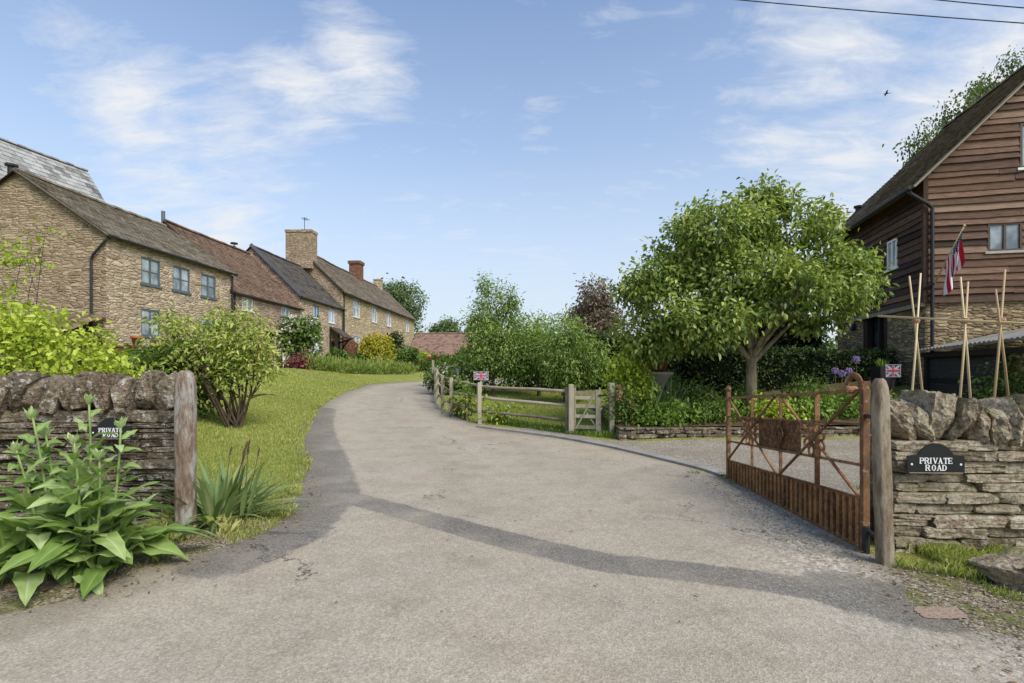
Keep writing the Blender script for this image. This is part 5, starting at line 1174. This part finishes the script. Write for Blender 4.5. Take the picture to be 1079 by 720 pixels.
for i,(px,py) in enumerate(((881,391),(888,394),(896,391),(903,379))):
    Y = 12.6+.1*i; top = P(px,py,Y); r = empty('allium',(top.x,Y,.5),0,'purple allium globe on a tall bare stem by the hedge','flower','alliums in the raised bed')
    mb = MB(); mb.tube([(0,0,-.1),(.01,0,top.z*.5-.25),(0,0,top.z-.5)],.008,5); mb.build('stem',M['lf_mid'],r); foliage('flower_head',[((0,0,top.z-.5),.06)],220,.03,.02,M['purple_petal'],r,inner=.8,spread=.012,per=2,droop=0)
# ---- fence
FP = [xy(G(598,457)),xy(G(553,452)),xy(G(506,446.5)),xy(G(476,437)),(-2.2,16.2),(-2.62,17.9),(-2.98,19.9),(-3.15,22.2),(-2.7,24.6)]
fence = empty('rail_fence',g3(*FP[0]),0,'weathered post and rail fence curving along the road edge','fence'); b0 = g3(*FP[0])
FP2 = [p_ for i,p_ in enumerate(FP) if i != 1]
for i,p_ in enumerate(FP2):
    mb = MB(); mb.tint = random.random(); p3 = g3(*p_)-b0; mb.bar(p3-Vector((0,0,.3)), p3+Vector((random.uniform(-.02,.02),0,1.1)), .1,.13); mb.build('post',M['timber_fence'],fence,bevel=.012)
for a,b in zip(FP2[:-1],FP2[1:]):
    for zz in (.3,.68,1.02):
        mb = MB(); mb.tint = random.random(); A3 = g3(*a)-b0+Vector((0,0,zz+random.uniform(-.03,.03))); B3 = g3(*b)-b0+Vector((0,0,zz+random.uniform(-.03,.03))); d = (B3-A3); s_ = Vector((d.y,-d.x,0)).normalized()*.06
        q = [A3.lerp(B3,t)+s_+Vector((0,0,random.uniform(-.012,.012))) for t in np.linspace(-.03,1.03,7)]; mb.tube(q,[.037*random.uniform(.85,1.15) for _ in q],7); mb.build('rail',M['timber_fence'],fence,True)
# wicket gate and posts
pa,pb = xy(G(599,457)),xy(G(645,458)); a3,b3 = g3(*pa),g3(*pb)
wk = empty('wicket_gate',a3,math.atan2(b3.y-a3.y,b3.x-a3.x),'small pale five barred wicket gate with diagonal brace','gate'); W_ = (b3-a3).length
mb = MB(); mb.bb(.1,.19,-.04,.04,.0,1.1); mb.build('hinge_stile',M['timber_pale'],wk); mb = MB(); mb.bb(W_-.36,W_-.25,-.04,.04,.05,1.05); mb.build('latch_stile',M['timber_pale'],wk)
for zz in (.16,.42,.66,.86,.98): mb = MB(); mb.tint = random.random(); mb.bb(.19,W_-.36,-.02,.02,zz-.04,zz+.04); mb.build('rail',M['timber_pale'],wk)
mb = MB(); mb.bar((.2,-.035,.12),(W_-.4,-.035,.92),.03,.08,up=(0,1,0)); mb.bar((.45,.03,.5),(W_-.38,.03,.2),.03,.06,up=(0,1,0)); mb.build('brace',M['timber_pale'],wk)
mb = MB(); mb.bb(W_-.3,W_-.08,-.06,-.045,.9,.94); mb.build('latch',M['iron_black'],wk)
mb = MB(); mb.bb(-.06,.06,-.07,.07,-.3,1.2); o = mb.build('gate_post',M['timber_pale'],None,bevel=.015); o.location = b3; tag(o,'square pale post on the latch side of the wicket gate','gatepost')
mb = MB(); mb.bb(-.06,.06,-.07,.07,-.3,1.18); o = mb.build('gate_post',M['timber_pale'],None,bevel=.015); o.location = a3+Vector((.06,-.1,0)); tag(o,'square pale post on the hinge side of the wicket gate','gatepost')
# union flag plates
def flagplate(label, loc, rz, w, hh):
    r = empty('flag_sign',loc,rz,label,'sign'); mb = MB(); mb.bb(-w/2,w/2,0,.02,0,hh); mb.build('plate',M['flag_blue'],r)
    mb = MB(); k=0
    for (a,b,t) in (((-.5,0),(.5,1),.16),((-.5,1),(.5,0),.16)): k+=1; mb.bar((a[0]*w,-.001*k,a[1]*hh),(b[0]*w,-.001*k,b[1]*hh),.004,t*hh,up=(-(b[1]-a[1])*hh,0,(b[0]-a[0])*w))
    mb.bb(-w/2,w/2,-.006,-.003,hh*.33,hh*.67); mb.bb(-w*.1,w*.1,-.0065,-.003,0,hh); mb.build('white_cross',M['dull_white'],r)
    mb = MB(); mb.bb(-w/2,w/2,-.009,-.006,hh*.41,hh*.59); mb.bb(-w*.055,w*.055,-.0095,-.006,0,hh)
    mb.build('red_cross',M['flag_red'],r)
    mb = MB(); 
    for (x0,x1,z0,z1) in ((-w/2-.03,w/2+.03,hh,hh+.012),(-w/2-.012,w/2+.012,-.012,0),(-w/2-.012,-w/2,0,hh),(w/2,w/2+.012,0,hh)): mb.bb(x0,x1,-.012,.025,z0,z1)
    mb.build('border',M['dull_white'],r); return r
M['flag_blue'] = plain('flag_blue',[S(48,46,84),S(84,80,122)],9,.4,.6,.3,0,0); M['flag_red'] = plain('flag_red',[S(160,40,60),S(186,70,84)],9,.4,.6,.3,0,0)
p_ = P(507.5,400.,13.75); flagplate('small red white and blue flag sign on top of the fence post',(p_.x,p_.y-.05,p_.z),R(4),.37,.2)
mb = MB(); mb.bar((0,.04,-.35),(0,.04,.1),.05,.05); mb.build('stake',M['timber_fence'],bpy.data.objects['flag_sign'])
p_ = P(942,397,13.2); s2 = flagplate('red white and blue flag sign standing near the barn door',p_,R(-20),.3,.3); mb = MB(); mb.bar((0,.05,-1.0),(0,.05,.2),.06,.06); mb.build('stake',M['timber_dark'],s2)
p_ = P(931,398,14.6); r = empty('planter',(p_.x,p_.y,.85),0,'black square planter with grassy plant by the barn door','planter'); mb = MB(); mb.add([(-.17,-.17,0),(.17,-.17,0),(.17,.17,0),(-.17,.17,0),(-.22,-.22,.85),(.22,-.22,.85),(.22,.22,.85),(-.22,.22,.85)],[(0,3,2,1),(0,1,5,4),(1,2,6,5),(2,3,7,6),(3,0,4,7),(4,5,6,7)]); mb.build('pot',M['iron_black'],r); mb = MB(); strap_clump(mb,50,.3,.014,.15,(55,88),.3); o = mb.build('leaves',M['lf_bed'],r); o.location=(0,0,.84)
# roses on the fence
def fshrub(name,label,px,Y,rad,hh,n,mt,bl,zb=None,L=.09):
    x = P(px,0,Y).x; lb = [((0,0,hh*.5),(rad,rad*.6,hh*.5))]+lobes_in((0,0,hh*.55),(rad,rad*.6,hh*.5),5,(.3,.5),(.4,.9),1,-.4)
    return shrub(name,label,x,Y,lb,n,L,L*.55,M[mt],6,.012,.08,blossom=bl,z=zb,inner=.3)
fshrub('rose_bush','rose bush with pale yellow blooms climbing the fence post',491,14.2,.2,1.1,230,'lf_bed',(M['yellow_petal'],70,.06))
fshrub('rose_bush','low rose sprawling through the lower fence rails',528,13.75,.5,.5,330,'lf_gold',(M['white_petal'],60,.06))
fshrub('rose_bush','pink flowered bush at the foot of the curving fence',484,14.9,.3,.5,300,'lf_mid',(M['pink_petal'],50,.05))
for i,(px,Y,rad,hh,lab) in enumerate(((474,20.5,.8,.95,'white flowered shrub just inside the fence bend'),(492,21.5,.9,1.1,'white flowered shrub left of the tall orchard tree'),(466,25.5,.8,1.0,'white flowered shrub at the far end of the fence'))):
    fshrub('flowering_shrub',lab,px,Y,rad,hh,1500,'lf_mid',(M['white_petal'],420,.07),L=.12)
fshrub('garden_shrub','green shrub filling the gap below the red roof',496,32,1.5,1.7,2000,'lf_mid',None,L=.2)
fshrub('garden_shrub','dark green bush left of the orchard trunks',512,25,1.3,2.4,2400,'lf_mid',None,L=.15)
fshrub('garden_shrub','shady bush between the orchard trunks',560,24,1.6,1.7,2600,'lf_dark',None,L=.15)
fshrub('garden_shrub','shady bush at the right end of the orchard',600,23,1.4,1.9,2400,'lf_dark',None,L=.15)
# ornament on the fence end post
p_ = g3(-3.28,21.3); r = empty('garden_ornament',(p_.x,p_.y,p_.z),0,'colourful ornament of two orange balls and a green fan on a post','ornament')
mb = MB(); mb.bar((0,0,-.2),(0,0,1.35),.09,.09); mb.build('post',M['timber_fence'],r)
for sx,rd in ((-.17,.095),(.2,.07)):
    mb = MB(); stone(mb,(sx,0,1.5),(rd*2,rd*2,rd*2),3.,1.,.02,None,4); mb.build('ball',M['orange'] if 'orange' in M else M.setdefault('orange',plain('orange_glaze',[S(84,40,44),S(150,84,60),S(196,150,100)],5,1.2,.5,.4,0,0)),r,True)
mb = MB(); 
for k in range(7): a_ = R(60+10*k); mb.ribbon([Vector((0,0,1.35)),Vector((math.cos(a_)*.3,0,1.35+math.sin(a_)*.3)),Vector((math.cos(a_)*.55,0,1.35+math.sin(a_)*.55))],[.02,.06,.01],(0,1,0.01),.1)
mb.build('fan',M['lf_mid'],r)
# garden bench and chair by the cottages
q_ = rowp(25.5,5.0); r = empty('garden_bench',(q_.x,q_.y,h(q_.x,q_.y)),R(90),'dark garden bench under the golden acer','bench')
mb = MB(); 
for i in range(4): mb.bb(-.8,.8,-.2+.12*i,-.1+.12*i,.42,.46)
mb.build('seat',M['timber_dark'],r); mb = MB(); 
for i in range(3): mb.bb(-.8,.8,.26,.29,.55+.14*i,.65+.14*i)
mb.build('backrest',M['timber_dark'],r)
for sx in (-.72,.72):
    for sy in (-.15,.27): mb = MB(); mb.bb(sx-.03,sx+.03,sy-.03,sy+.03,-.05,.9 if sy > 0 else .42); mb.build('leg',M['timber_dark'],r)
q_ = rowp(11.6,.8); r = empty('garden_chair',(q_.x,q_.y,h(q_.x,q_.y)),R(60),'white garden chair beside the cottage door','chair')
mb = MB(); mb.bb(-.24,.24,-.24,.24,.42,.46); mb.build('seat',M['white_paint'],r); mb = MB(); mb.bb(-.24,.24,.2,.24,.55,.95); mb.build('backrest',M['white_paint'],r)
for sx in (-.2,.2):
    for sy in (-.2,.22): mb = MB(); mb.bb(sx-.02,sx+.02,sy-.02,sy+.02,-.05,.9 if sy > 0 else .42); mb.build('leg',M['white_paint'],r)
# ---- bean canes behind the right wall
bc = empty('bean_frame',(5.2,6.6,.0),0,'frame of crossed bamboo canes tied to a horizontal cane','plant support'); b0 = Vector((5.2,6.6,0))
def cane(pa,pb,Ya,Yb,r_=.0125):
    mb = MB(); mb.tint = random.random(); A3 = P(*pa,Ya)-b0; B3 = P(*pb,Yb)-b0; d = A3-B3; A3 = A3+d*.0; B3 = B3-d*( .35); mb.tube([A3,A3.lerp(B3,.5)+Vector((.008,0,0)),B3],[r_*.8,r_,r_*1.1],7); mb.build('cane',M['cane'],bc,True)
cane((959,291),(973,420),6.35,6.7); cane((971,288),(961,420),6.55,6.3)
cane((1013,292),(1023,420),5.9,6.2); cane((1021,297),(1012,420),6.1,5.8)
cane((1050,305),(1063,420),5.5,5.75); cane((1060,284),(1048,420),5.7,5.45)
mb = MB(); a_ = P(926,333,6.75)-b0; b_ = P(1079,340,5.4)-b0; e2 = b_+(b_-a_)*.5; mb.tube([a_,a_.lerp(e2,.5)+Vector((0,0,-.01)),e2],.014,7); mb.build('cross_cane',M['cane'],bc,True)
for px,Y in ((966,6.4),(1018,6.0),(1056,5.6)):
    mb = MB(); c_ = P(px,338,Y)-b0; mb.lathe(c_,[(.035,-.03),(.045,0),(.035,.03)],8); mb.build('tie',M['tieknot'] if 'tieknot' in M else M.setdefault('tieknot',plain('twine',[S(150,104,88),S(180,140,120)],9,.4,.9,.1,0,.2,.003)),bc)
# shrubs by the black shed
bshrub('ivy green bush inside the open bay of the black shed',1075,11.2,.2,.8,1.7,1500,.1,M['lf_mid'])
# ---- elecampane in front of the left wall
def big_leaf(mb, b, az, el, L, w, droop, segs=10):
    d = Vector((math.cos(az)*math.cos(el),math.sin(az)*math.cos(el),math.sin(el))); sd = Vector((-math.sin(az),math.cos(az),0)); q=[]; ws=[]; tw = rng.uniform(-.5,.5); hd = Vector((math.cos(az),math.sin(az),0))
    for k in range(segs+1):
        t = k/segs; q.append(b+d*L*t+(hd*.35-Vector((0,0,1)))*L*droop*t**2.2*.6+sd*L*.14*tw*t*t)
        pr = .07 if t < .15 else max(0,math.sin(math.pi*min(1,((t-.12)/.88)**.8)))**.85
        ws.append(w*.5*max(pr,.05 if t < .2 else .008)*(1+rng.uniform(-.1,.1)))
    roll = rng.uniform(-.5,.5); s2 = (sd+Vector((0,0,roll))).normalized()
    vs=[]; n=len(q); ph = rng.uniform(0,6); fold = rng.uniform(.25,.6); t0 = mb.tint; b_ = len(mb.v)
    for i in range(n):
        dd = (q[min(i+1,n-1)]-q[max(i-1,0)]).normalized(); s3 = (s2-dd*s2.dot(dd)).normalized(); nn = s3.cross(dd)
        if nn.z < 0: nn = -nn
        for c_ in (-1,-.55,-.12,0,.12,.55,1): vs.append(q[i]+s3*ws[i]*c_+nn*ws[i]*(abs(c_)*fold-c_*c_*fold*.6+(math.sin(i*2.1+ph+c_*2)*.22 if abs(c_)==1 else 0)-(.05 if c_==0 else 0)))
    mb.add(vs,[(i*7+k,i*7+k+1,i*7+k+8,i*7+k+7) for i in range(n-1) for k in range(6)])
    for i in range(n):
        for k,c_ in enumerate((0,-.05,.05,.35,.05,-.05,0)): mb.t[b_+i*7+k] = min(1,max(0,t0+c_+(.08 if i%2 else -.06)*(k not in (2,3,4))))
ep = g3(-3.36,3.98)
r = empty('leafy_plant',ep,0,'large elecampane plant with huge leaves and budding stems before the left wall','plant')
mb = MB()
for i in range(95):
    az = rng.uniform(0,6.28); el = R(rng.uniform(35,86)); L_f = rng.uniform(.45,.74); mb.tint = float(np.clip(rng.normal(.5,.22),0,1))
    b = Vector((rng.uniform(-.42,.36),rng.uniform(-.22,.2),rng.uniform(0,.34)*rng.random())); big_leaf(mb,b,az,el,L_f,L_f*rng.uniform(.22,.34),rng.uniform(.4,1.5))
mb.build('basal_leaves',M['lf_big'],r,True)
tops = [((93,420),3.85),((33,436),3.9),((77,462),3.7),((127,446),3.95),((47,455),4.05),((15,470),3.75),((104,478),3.8)]
for (px,py),Y in tops:
    tp = P(px,py,Y)-ep; bs0 = Vector((tp.x*.55,tp.y*.5,0)); sm = MB(); q = [bs0.lerp(tp,t)+Vector((math.sin(t*3)*.03,0,0)) for t in np.linspace(0,1,9)]; sm.tint=.7; sm.tube(q,[.013-.006*t for t in np.linspace(0,1,9)],7)
    st = sm.build('stem',M['lf_big'],r,True); lm = MB(); nl = 20
    for k in range(nl):
        t = .12+.8*k/nl; c_ = bs0.lerp(tp,t); lm.tint = float(np.clip(rng.normal(.62,.15),0,1)); Lf = (.5*(1-t)+.13); big_leaf(lm,c_,k*2.4+rng.uniform(-.3,.3),R(rng.uniform(30,65)),Lf,Lf*.3,rng.uniform(.2,1.2),8)
    for k in range(12): lm.tint=.9; big_leaf(lm,tp+Vector((0,0,-.05)),k*.9,R(rng.uniform(45,85)),.085*rng.uniform(.8,1.3),.035,-.1,5)
    lm.build('stem_leaves',M['lf_big'],st,True)
# iris clump behind the left gatepost
q_ = G(226,548); r = empty('iris_clump',g3(q_.x+.05,q_.y),0,'clump of iris sword leaves with dry seed heads behind the left gatepost','plant'); mb = MB(); strap_clump(mb,130,.78,.045,.34,(18,82),.5); mb.build('leaves',M['lf_iris'],r)
mb = MB()
for k in range(7):
    a = rng.uniform(-.5,1.2); b = Vector((rng.uniform(-.1,.2),rng.uniform(-.1,.1),0)); e_ = b+Vector((math.cos(a)*.35*rng.random(),.1,.6+.15*rng.random())); mb.tint=.95; mb.tube([b,b.lerp(e_,.6)+Vector((.02,0,.03)),e_],.004,5); mb.tube([e_,e_+Vector((.01,0,.05)),e_+Vector((.02,0,.09))],[.006,.011,.004],6)
mb.build('seed_stalks',M['bark_dark'],r)

# ------------------------------------------------------------------ grass and pebbles
def inpoly(p, poly):
    poly = np.array(poly); c = np.zeros(len(p),bool); n=len(poly); j=n-1
    for i in range(n):
        xi,yi = poly[i]; xj,yj = poly[j]
        c ^= ((yi>p[:,1])!=(yj>p[:,1]))&(p[:,0] < (xj-xi)*(p[:,1]-yi)/(yj-yi+1e-12)+xi); j=i
    return c
def blades(name, poly, dens, hh, w, mat, dz=.0, tintr=(.2,.9), avoid=None, clump=0., cs=1.5, lean=.5):
    poly = np.array(poly); lo,hi = poly.min(0),poly.max(0); n = int((hi-lo).prod()*dens); p = lo+rng.random((n,2))*(hi-lo); p = p[inpoly(p,poly)]
    if clump:
        nv_ = np.array([mnoise.noise(Vector((a*cs,b*cs,3.3))) for a,b in p]); p = p[nv_ > clump-.5+rng.random(len(p))*.3]
    if avoid is not None: p = p[~avoid(p)]
    n = len(p); z = H(p[:,0],p[:,1])+dz; b = np.concatenate([p,z[:,None]],1); az = rng.random(n)*6.283; l = hh*(.5+rng.random(n)); d = np.stack([np.cos(az),np.sin(az)],1)
    s = np.stack([-d[:,1],d[:,0]],1); V = np.empty((n,4,3)); ww = w*(.6+.8*rng.random(n)); ln = lean*rng.random(n)
    V[:,0,:2] = p-s*ww[:,None]/2; V[:,1,:2] = p+s*ww[:,None]/2; V[:,0,2]=V[:,1,2]=z-.005
    V[:,2,:2] = p+s*ww[:,None]*.35+d*(l*ln*.35)[:,None]; V[:,2,2]=z+l*.6; V[:,3,:2] = p+d*(l*ln)[:,None]; V[:,3,2]=z+l*(1-.25*ln)
    T = np.repeat(np.clip(tintr[0]+(tintr[1]-tintr[0])*rng.random(n),0,1),4); bb = (np.arange(n)*4)[:,None]
    F_ = np.concatenate([bb+np.array([[0,1,2]]),bb+np.array([[0,2,3]])]); o = np_mesh(name,V.reshape(-1,3),F_,T,mat,None,3); tag(o,kind='stuff'); return o
Le = [tuple(q_) for q_ in Ls]
i0 = np.argmin(np.linalg.norm(Ls-np.array(LK[4]),axis=1)); i1 = np.argmin(np.linalg.norm(Ls-np.array(LK[10]),axis=1))
edge_l = [(x-.02,y) for x,y in Ls[i0-12:i1]]
imid = np.argmin(np.abs(Ls[:,1]-9)+ (Ls[:,0]>-2)*0)
near = [(x-.02,y) for x,y in Ls[i0-8:] if y < 10]
blades('grass',near+[(-8.5,10),(-8.5,6),(-3.6,5.7)],3000,.04,.007,M['lf_grass'],.0,(.2,.95))
midp = [(x-.02,y) for x,y in Ls[i0:] if 10 <= y < 17]
blades('grass',midp+[(-11.5,17),(-11,10)],1300,.05,.012,M['lf_grass'],.0,(.2,.95))
farp = [(x-.02,y) for x,y in Ls[i0:i1+30] if 17 <= y < 29]
blades('grass',farp+[(-11,29),(-12,17)],450,.055,.022,M['lf_grass'],.0,(.2,.95))
# ragged tufts along the verge edges
tuft = [(x-.16,y) for x,y in Ls[i0-30:i1]]+[(x+.05,y) for x,y in Ls[i0-30:i1][::-1]]
blades('grass',tuft,2600,.08,.005,M['lf_grass'],0,(.3,1.),None,.5,2.5,.8)
blades('grass',[(-3.6,5.9),(-3.1,5.6),(-2.7,5.0),(-2.9,4.5),(-3.4,4.7)],5000,.13,.004,M['lf_grass'],0,(.6,1.1),None,.45,3,1.)
# orchard lawn on the right
blades('grass',[(1.3,12.6),(2.2,12.4),(2.3,16),(3.5,19),(4.5,22.5),(-2,22.5),(-2.6,19),(-1.8,16.5),(-.6,14.4)],900,.06,.016,M['lf_grass'],0,(.25,.95))
blades('grass',[(-.7,14.0),(1.25,12.15),(2.35,11.4),(2.4,11.9),(1.4,12.75),(-.5,14.5)],1500,.1,.014,M['lf_mid'],0,(.3,.9))
# tufts at the foot of the right wall and round the boulder
blades('grass',[(3.15,4.5),(3.1,4.1),(3.45,3.85),(4.1,3.75),(6.5,3.9),(6.5,4.65)],11000,.075,.0035,M['lf_grass'],.01,(.25,1.),None,.34,2.2,.7)
blades('grass',[(3.5,3.95),(3.35,3.55),(3.6,3.3),(5.5,2.9),(6,3.6)],7000,.045,.0035,M['lf_grass'],.01,(.1,.8),None,.45,2.2,.8)
blades('grass',[(3.7,5.4),(3.75,7.4),(4.9,7.2),(5.2,5.5)],1300,.09,.01,M['lf_grass'],.0,(.05,.6),None,.35,1.5,1.)
blades('grass',[(3.1,5.1),(3.32,5.1),(3.3,7.9),(3.05,7.9)],900,.07,.009,M['lf_bed'],.0,(.1,.7),None,.62,2.6,1.)
blades('grass',[(2.4,7.6),(3.2,7.4),(3.3,8.2),(2.6,8.2)],900,.05,.009,M['lf_grass'],.0,(.1,.7),None,.72,3,1.)
def pebbles(name, poly, n, s, mat, dz=.015):
    poly = np.array(poly); lo,hi = poly.min(0),poly.max(0); p = lo+rng.random((n,2))*(hi-lo); p = p[inpoly(p,poly)]; z = H(p[:,0],p[:,1])+dz; base = np.array([(1,0,0),(0,1,0),(-1,0,0),(0,-1,0),(0,0,1),(0,0,-1)],float); fs = np.array([(0,1,4),(1,2,4),(2,3,4),(3,0,4)])
    n = len(p); sz = s*(.4+rng.random((n,1,1))**2*1.2); V = base[None]*sz*(.6+.8*rng.random((n,6,1))); a = rng.random(n)*6.28; c_,s_ = np.cos(a),np.sin(a); x = V[:,:,0]*c_[:,None]-V[:,:,1]*s_[:,None]; y = V[:,:,0]*s_[:,None]+V[:,:,1]*c_[:,None]
    V = np.stack([x+p[:,0,None],y+p[:,1,None],V[:,:,2]*.7+z[:,None]],-1); F_ = (np.arange(n)*6)[:,None,None]+fs[None]; tag(np_mesh(name,V.reshape(-1,3),F_.reshape(-1,3),np.repeat(rng.random(n),6),mat,None,3),kind='stuff')
M['pebble'] = plain('pebble',[S(86,76,62),S(128,115,97),S(168,154,134)],30,.3,.9,.2,0,.3,.002)
pebbles('pebbles',[(2.7,2.4),(3.5,2.4),(3.7,3.6),(3.1,4.3),(2.85,4.3)],2600,.008,M['pebble'],.014)
pebbles('pebbles',[(2.5,4.3),(3.2,4.3),(3.25,7.5),(2.7,7.5)],1800,.007,M['pebble'],.014)
pebbles('pebbles',[(-3.4,3.3),(-2.9,4.05),(-2.4,5.0),(-2.6,5.6),(-3.3,4.6),(-4.5,3.6)],1800,.008,M['pebble'],.012)

def litter(name, poly, n, mat):
    poly = np.array(poly); lo,hi = poly.min(0),poly.max(0); p = lo+rng.random((n,2))*(hi-lo); p = p[inpoly(p,poly)]; m_ = len(p)
    C = np.concatenate([p,(H(p[:,0],p[:,1])+.022)[:,None]],1); A = rng.normal(size=(m_,3))*np.array([1,1,.12]); N = rng.normal(size=(m_,3))*.25+np.array([0,0,1])
    tag(leaf_mesh(name,C,A,N,rng.uniform(.02,.05,m_),rng.uniform(.01,.022,m_),rng.random(m_),mat,None,.3,-.1),kind='stuff')
M['dead'] = leafmat('dead_leaf',[S(82,62,40),S(134,106,70),S(170,146,104)],.15)
litter('leaf_litter',[(2.3,2.4),(3.6,2.4),(3.7,4.2),(3.3,7.8),(2.5,7.8),(2.7,4.5)],420,M['dead'])
litter('leaf_litter',[(-3.6,3.2),(-2.6,3.5),(-2.1,5.2),(-2.6,7.5),(-3.1,7.5),(-2.8,5.2),(-3.8,4.4)],420,M['dead'])
litter('leaf_litter',[(-2,2.5),(2.4,2.5),(3,12),(-3.5,12)],90,M['dead'])
# power cables and birds
for i,(a,b) in enumerate((((690,-12),(1110,26)),((900,-14),(1110,10)))):
    A3,B3 = P(*a,16),P(*b,13.); d = B3-A3; A3 = A3-d*1.2; B3 = B3+d*.8; q=[A3.lerp(B3,t)-Vector((0,0,.35*math.sin(math.pi*t)-.25)) for t in np.linspace(0,1,24)]
    mb = MB(); mb.tube(q,.014,6); o = mb.build('power_cable',M['iron_black']); tag(o,('lower of the two dark overhead cables crossing the sky','upper of the two dark overhead cables crossing the sky')[i],'cable')
def bird(loc, s, rz, label):
    mb = MB(); vs=[]; m = 9
    prof = [(-.5,.01),(-.38,.05),(-.2,.1),(0,.12),(.2,.1),(.32,.07),(.4,.075),(.46,.05),(.52,.008)]
    mb.tube([(0,y*s,0) for y,_ in prof],[r_*s for _,r_ in prof],8)
    for sg in (-1,1): mb.add([(sg*.05*s,.18*s,.03*s),(sg*.5*s,.22*s,.16*s),(sg*1.0*s,-.05*s,.12*s),(sg*.5*s,-.08*s,.12*s),(sg*.05*s,-.15*s,.03*s)],[(0,1,3,4),(1,2,3)])
    mb.add([(-.04*s,-.45*s,0),(.04*s,-.45*s,0),(.1*s,-.8*s,0),(0,-.7*s,0),(-.1*s,-.8*s,0)],[(0,1,2,3),(0,3,4)])
    o = mb.build('bird',M['iron_black'],None,True); o.location = loc; o.rotation_euler = (0,R(12),rz); tag(o,label,'bird')
bird(P(935,98.5,26),.26,R(70),'small dark bird gliding high above the barn'); bird(P(606,288.5,40),.22,R(40),'tiny dark bird flying above the orchard')

# ------------------------------------------------------------------ sky, sun, camera
SUN = Vector((.56,-.6,.8)).normalized(); el = math.asin(SUN.z); azm = math.atan2(SUN.x,SUN.y)
w = bpy.data.worlds.new('World'); scn.world = w; w.use_nodes = True; nt = w.node_tree; bg = nt.nodes['Background']
sky = nt.nodes.new('ShaderNodeTexSky'); sky.sky_type = 'NISHITA'; sky.sun_disc = False; sky.sun_elevation = el; sky.sun_rotation = azm; sky.air_density = 1.0; sky.dust_density = 1.2; sky.ozone_density = 1.2
tc = nt.nodes.new('ShaderNodeTexCoord'); dv = tc.outputs['Generated']; sx_ = nt.nodes.new('ShaderNodeSeparateXYZ'); nt.links.new(dv, sx_.inputs[0])
den = math_(nt,'ADD', math_(nt,'MAXIMUM', sx_.outputs[2], 0), .22); cx_ = nt.nodes.new('ShaderNodeCombineXYZ'); nt.links.new(math_(nt,'DIVIDE',sx_.outputs[0],den),cx_.inputs[0]); nt.links.new(math_(nt,'DIVIDE',sx_.outputs[1],den),cx_.inputs[1])
mp = nt.nodes.new('ShaderNodeMapping'); mp.inputs['Rotation'].default_value = (0,0,R(38)); mp.inputs['Scale'].default_value = (1.0,2.3,1); nt.links.new(cx_.outputs[0],mp.inputs[0])
n1 = nz(nt, mp.outputs[0], 2.0, 9, .62, .6); n2 = nz(nt, mp.outputs[0], 5.5, 8, .65, .5); n3 = nz(nt, cx_.outputs[0], .7, 3, .5)
bias = None
for (px,py,rad,amt) in ((378,65,.12,.2),(320,105,.12,.19),(255,140,.12,.17),(140,125,.12,.18),(235,250,.1,.2),(110,50,.1,.07),(570,135,.07,.1),(890,40,.2,.16),(1030,110,.2,.24),(880,190,.2,.16),(230,240,.2,.1),(640,10,.06,.1),(830,150,.12,.12)):
    dd = Vector(((px-540)/540,1,(390-py)/540)).normalized(); vd = node(nt,'ShaderNodeVectorMath',operation='DISTANCE'); nt.links.new(dv,vd.inputs[0]); vd.inputs[1].default_value = dd
    b_ = math_(nt,'MULTIPLY', math_(nt,'MAXIMUM', math_(nt,'SUBTRACT',1,math_(nt,'DIVIDE',vd.outputs['Value'],rad)),0), amt*1.4); bias = b_ if bias is None else math_(nt,'MAXIMUM',bias,b_)
dens = math_(nt,'ADD', math_(nt,'ADD', math_(nt,'MULTIPLY',n1,.5), math_(nt,'MULTIPLY',n2,.5)), bias)
cm = ramp(nt, dens, [(.54,(0,0,0,1)),(.64,(.3,.3,.3,1)),(.8,(.95,.95,.95,1))])
STR = .15
tintm = node(nt,'ShaderNodeMix',data_type='RGBA',blend_type='MULTIPLY'); tintm.inputs[0].default_value = 1; nt.links.new(sky.outputs[0],tintm.inputs[6]); tintm.inputs[7].default_value = (1.1,1.3,1.5,1)
hz = ramp(nt, sx_.outputs[2], [(0,(.95,.95,.95,1)),(.15,(.8,.8,.8,1)),(.4,(.35,.35,.35,1)),(.7,(.05,.05,.05,1))])
c = mix(nt, hz, tintm.outputs[2], (.72/STR,.80/STR,.88/STR,1))
c = mix(nt, cm, c, (.86/STR,.88/STR,.91/STR,1))
nt.links.new(c, bg.inputs[0]); bg.inputs[1].default_value = STR
sl = bpy.data.lights.new('sun','SUN'); sl.energy = 4.0; sl.angle = R(32); sl.color = (1,.955,.89); so = bpy.data.objects.new('sun',sl); col.objects.link(so); so.rotation_euler = SUN.to_track_quat('Z','Y').to_euler(); so.location=(20,-20,30)
cam = bpy.data.cameras.new('camera'); cam.lens = 18.0; cam.sensor_width = 36; cam.shift_y = 30/1079; cam.clip_end = 3000; cam.clip_start = .05
co = bpy.data.objects.new('camera',cam); col.objects.link(co); co.location = (0,0,EYE); co.rotation_euler = (R(90),0,0); scn.camera = co
scn.view_settings.view_transform = 'Standard'; scn.view_settings.look = 'None'; scn.view_settings.exposure = 0
scn.cycles.max_bounces = 6; scn.cycles.diffuse_bounces = 3; scn.cycles.transmission_bounces = 4; scn.cycles.use_denoising = True
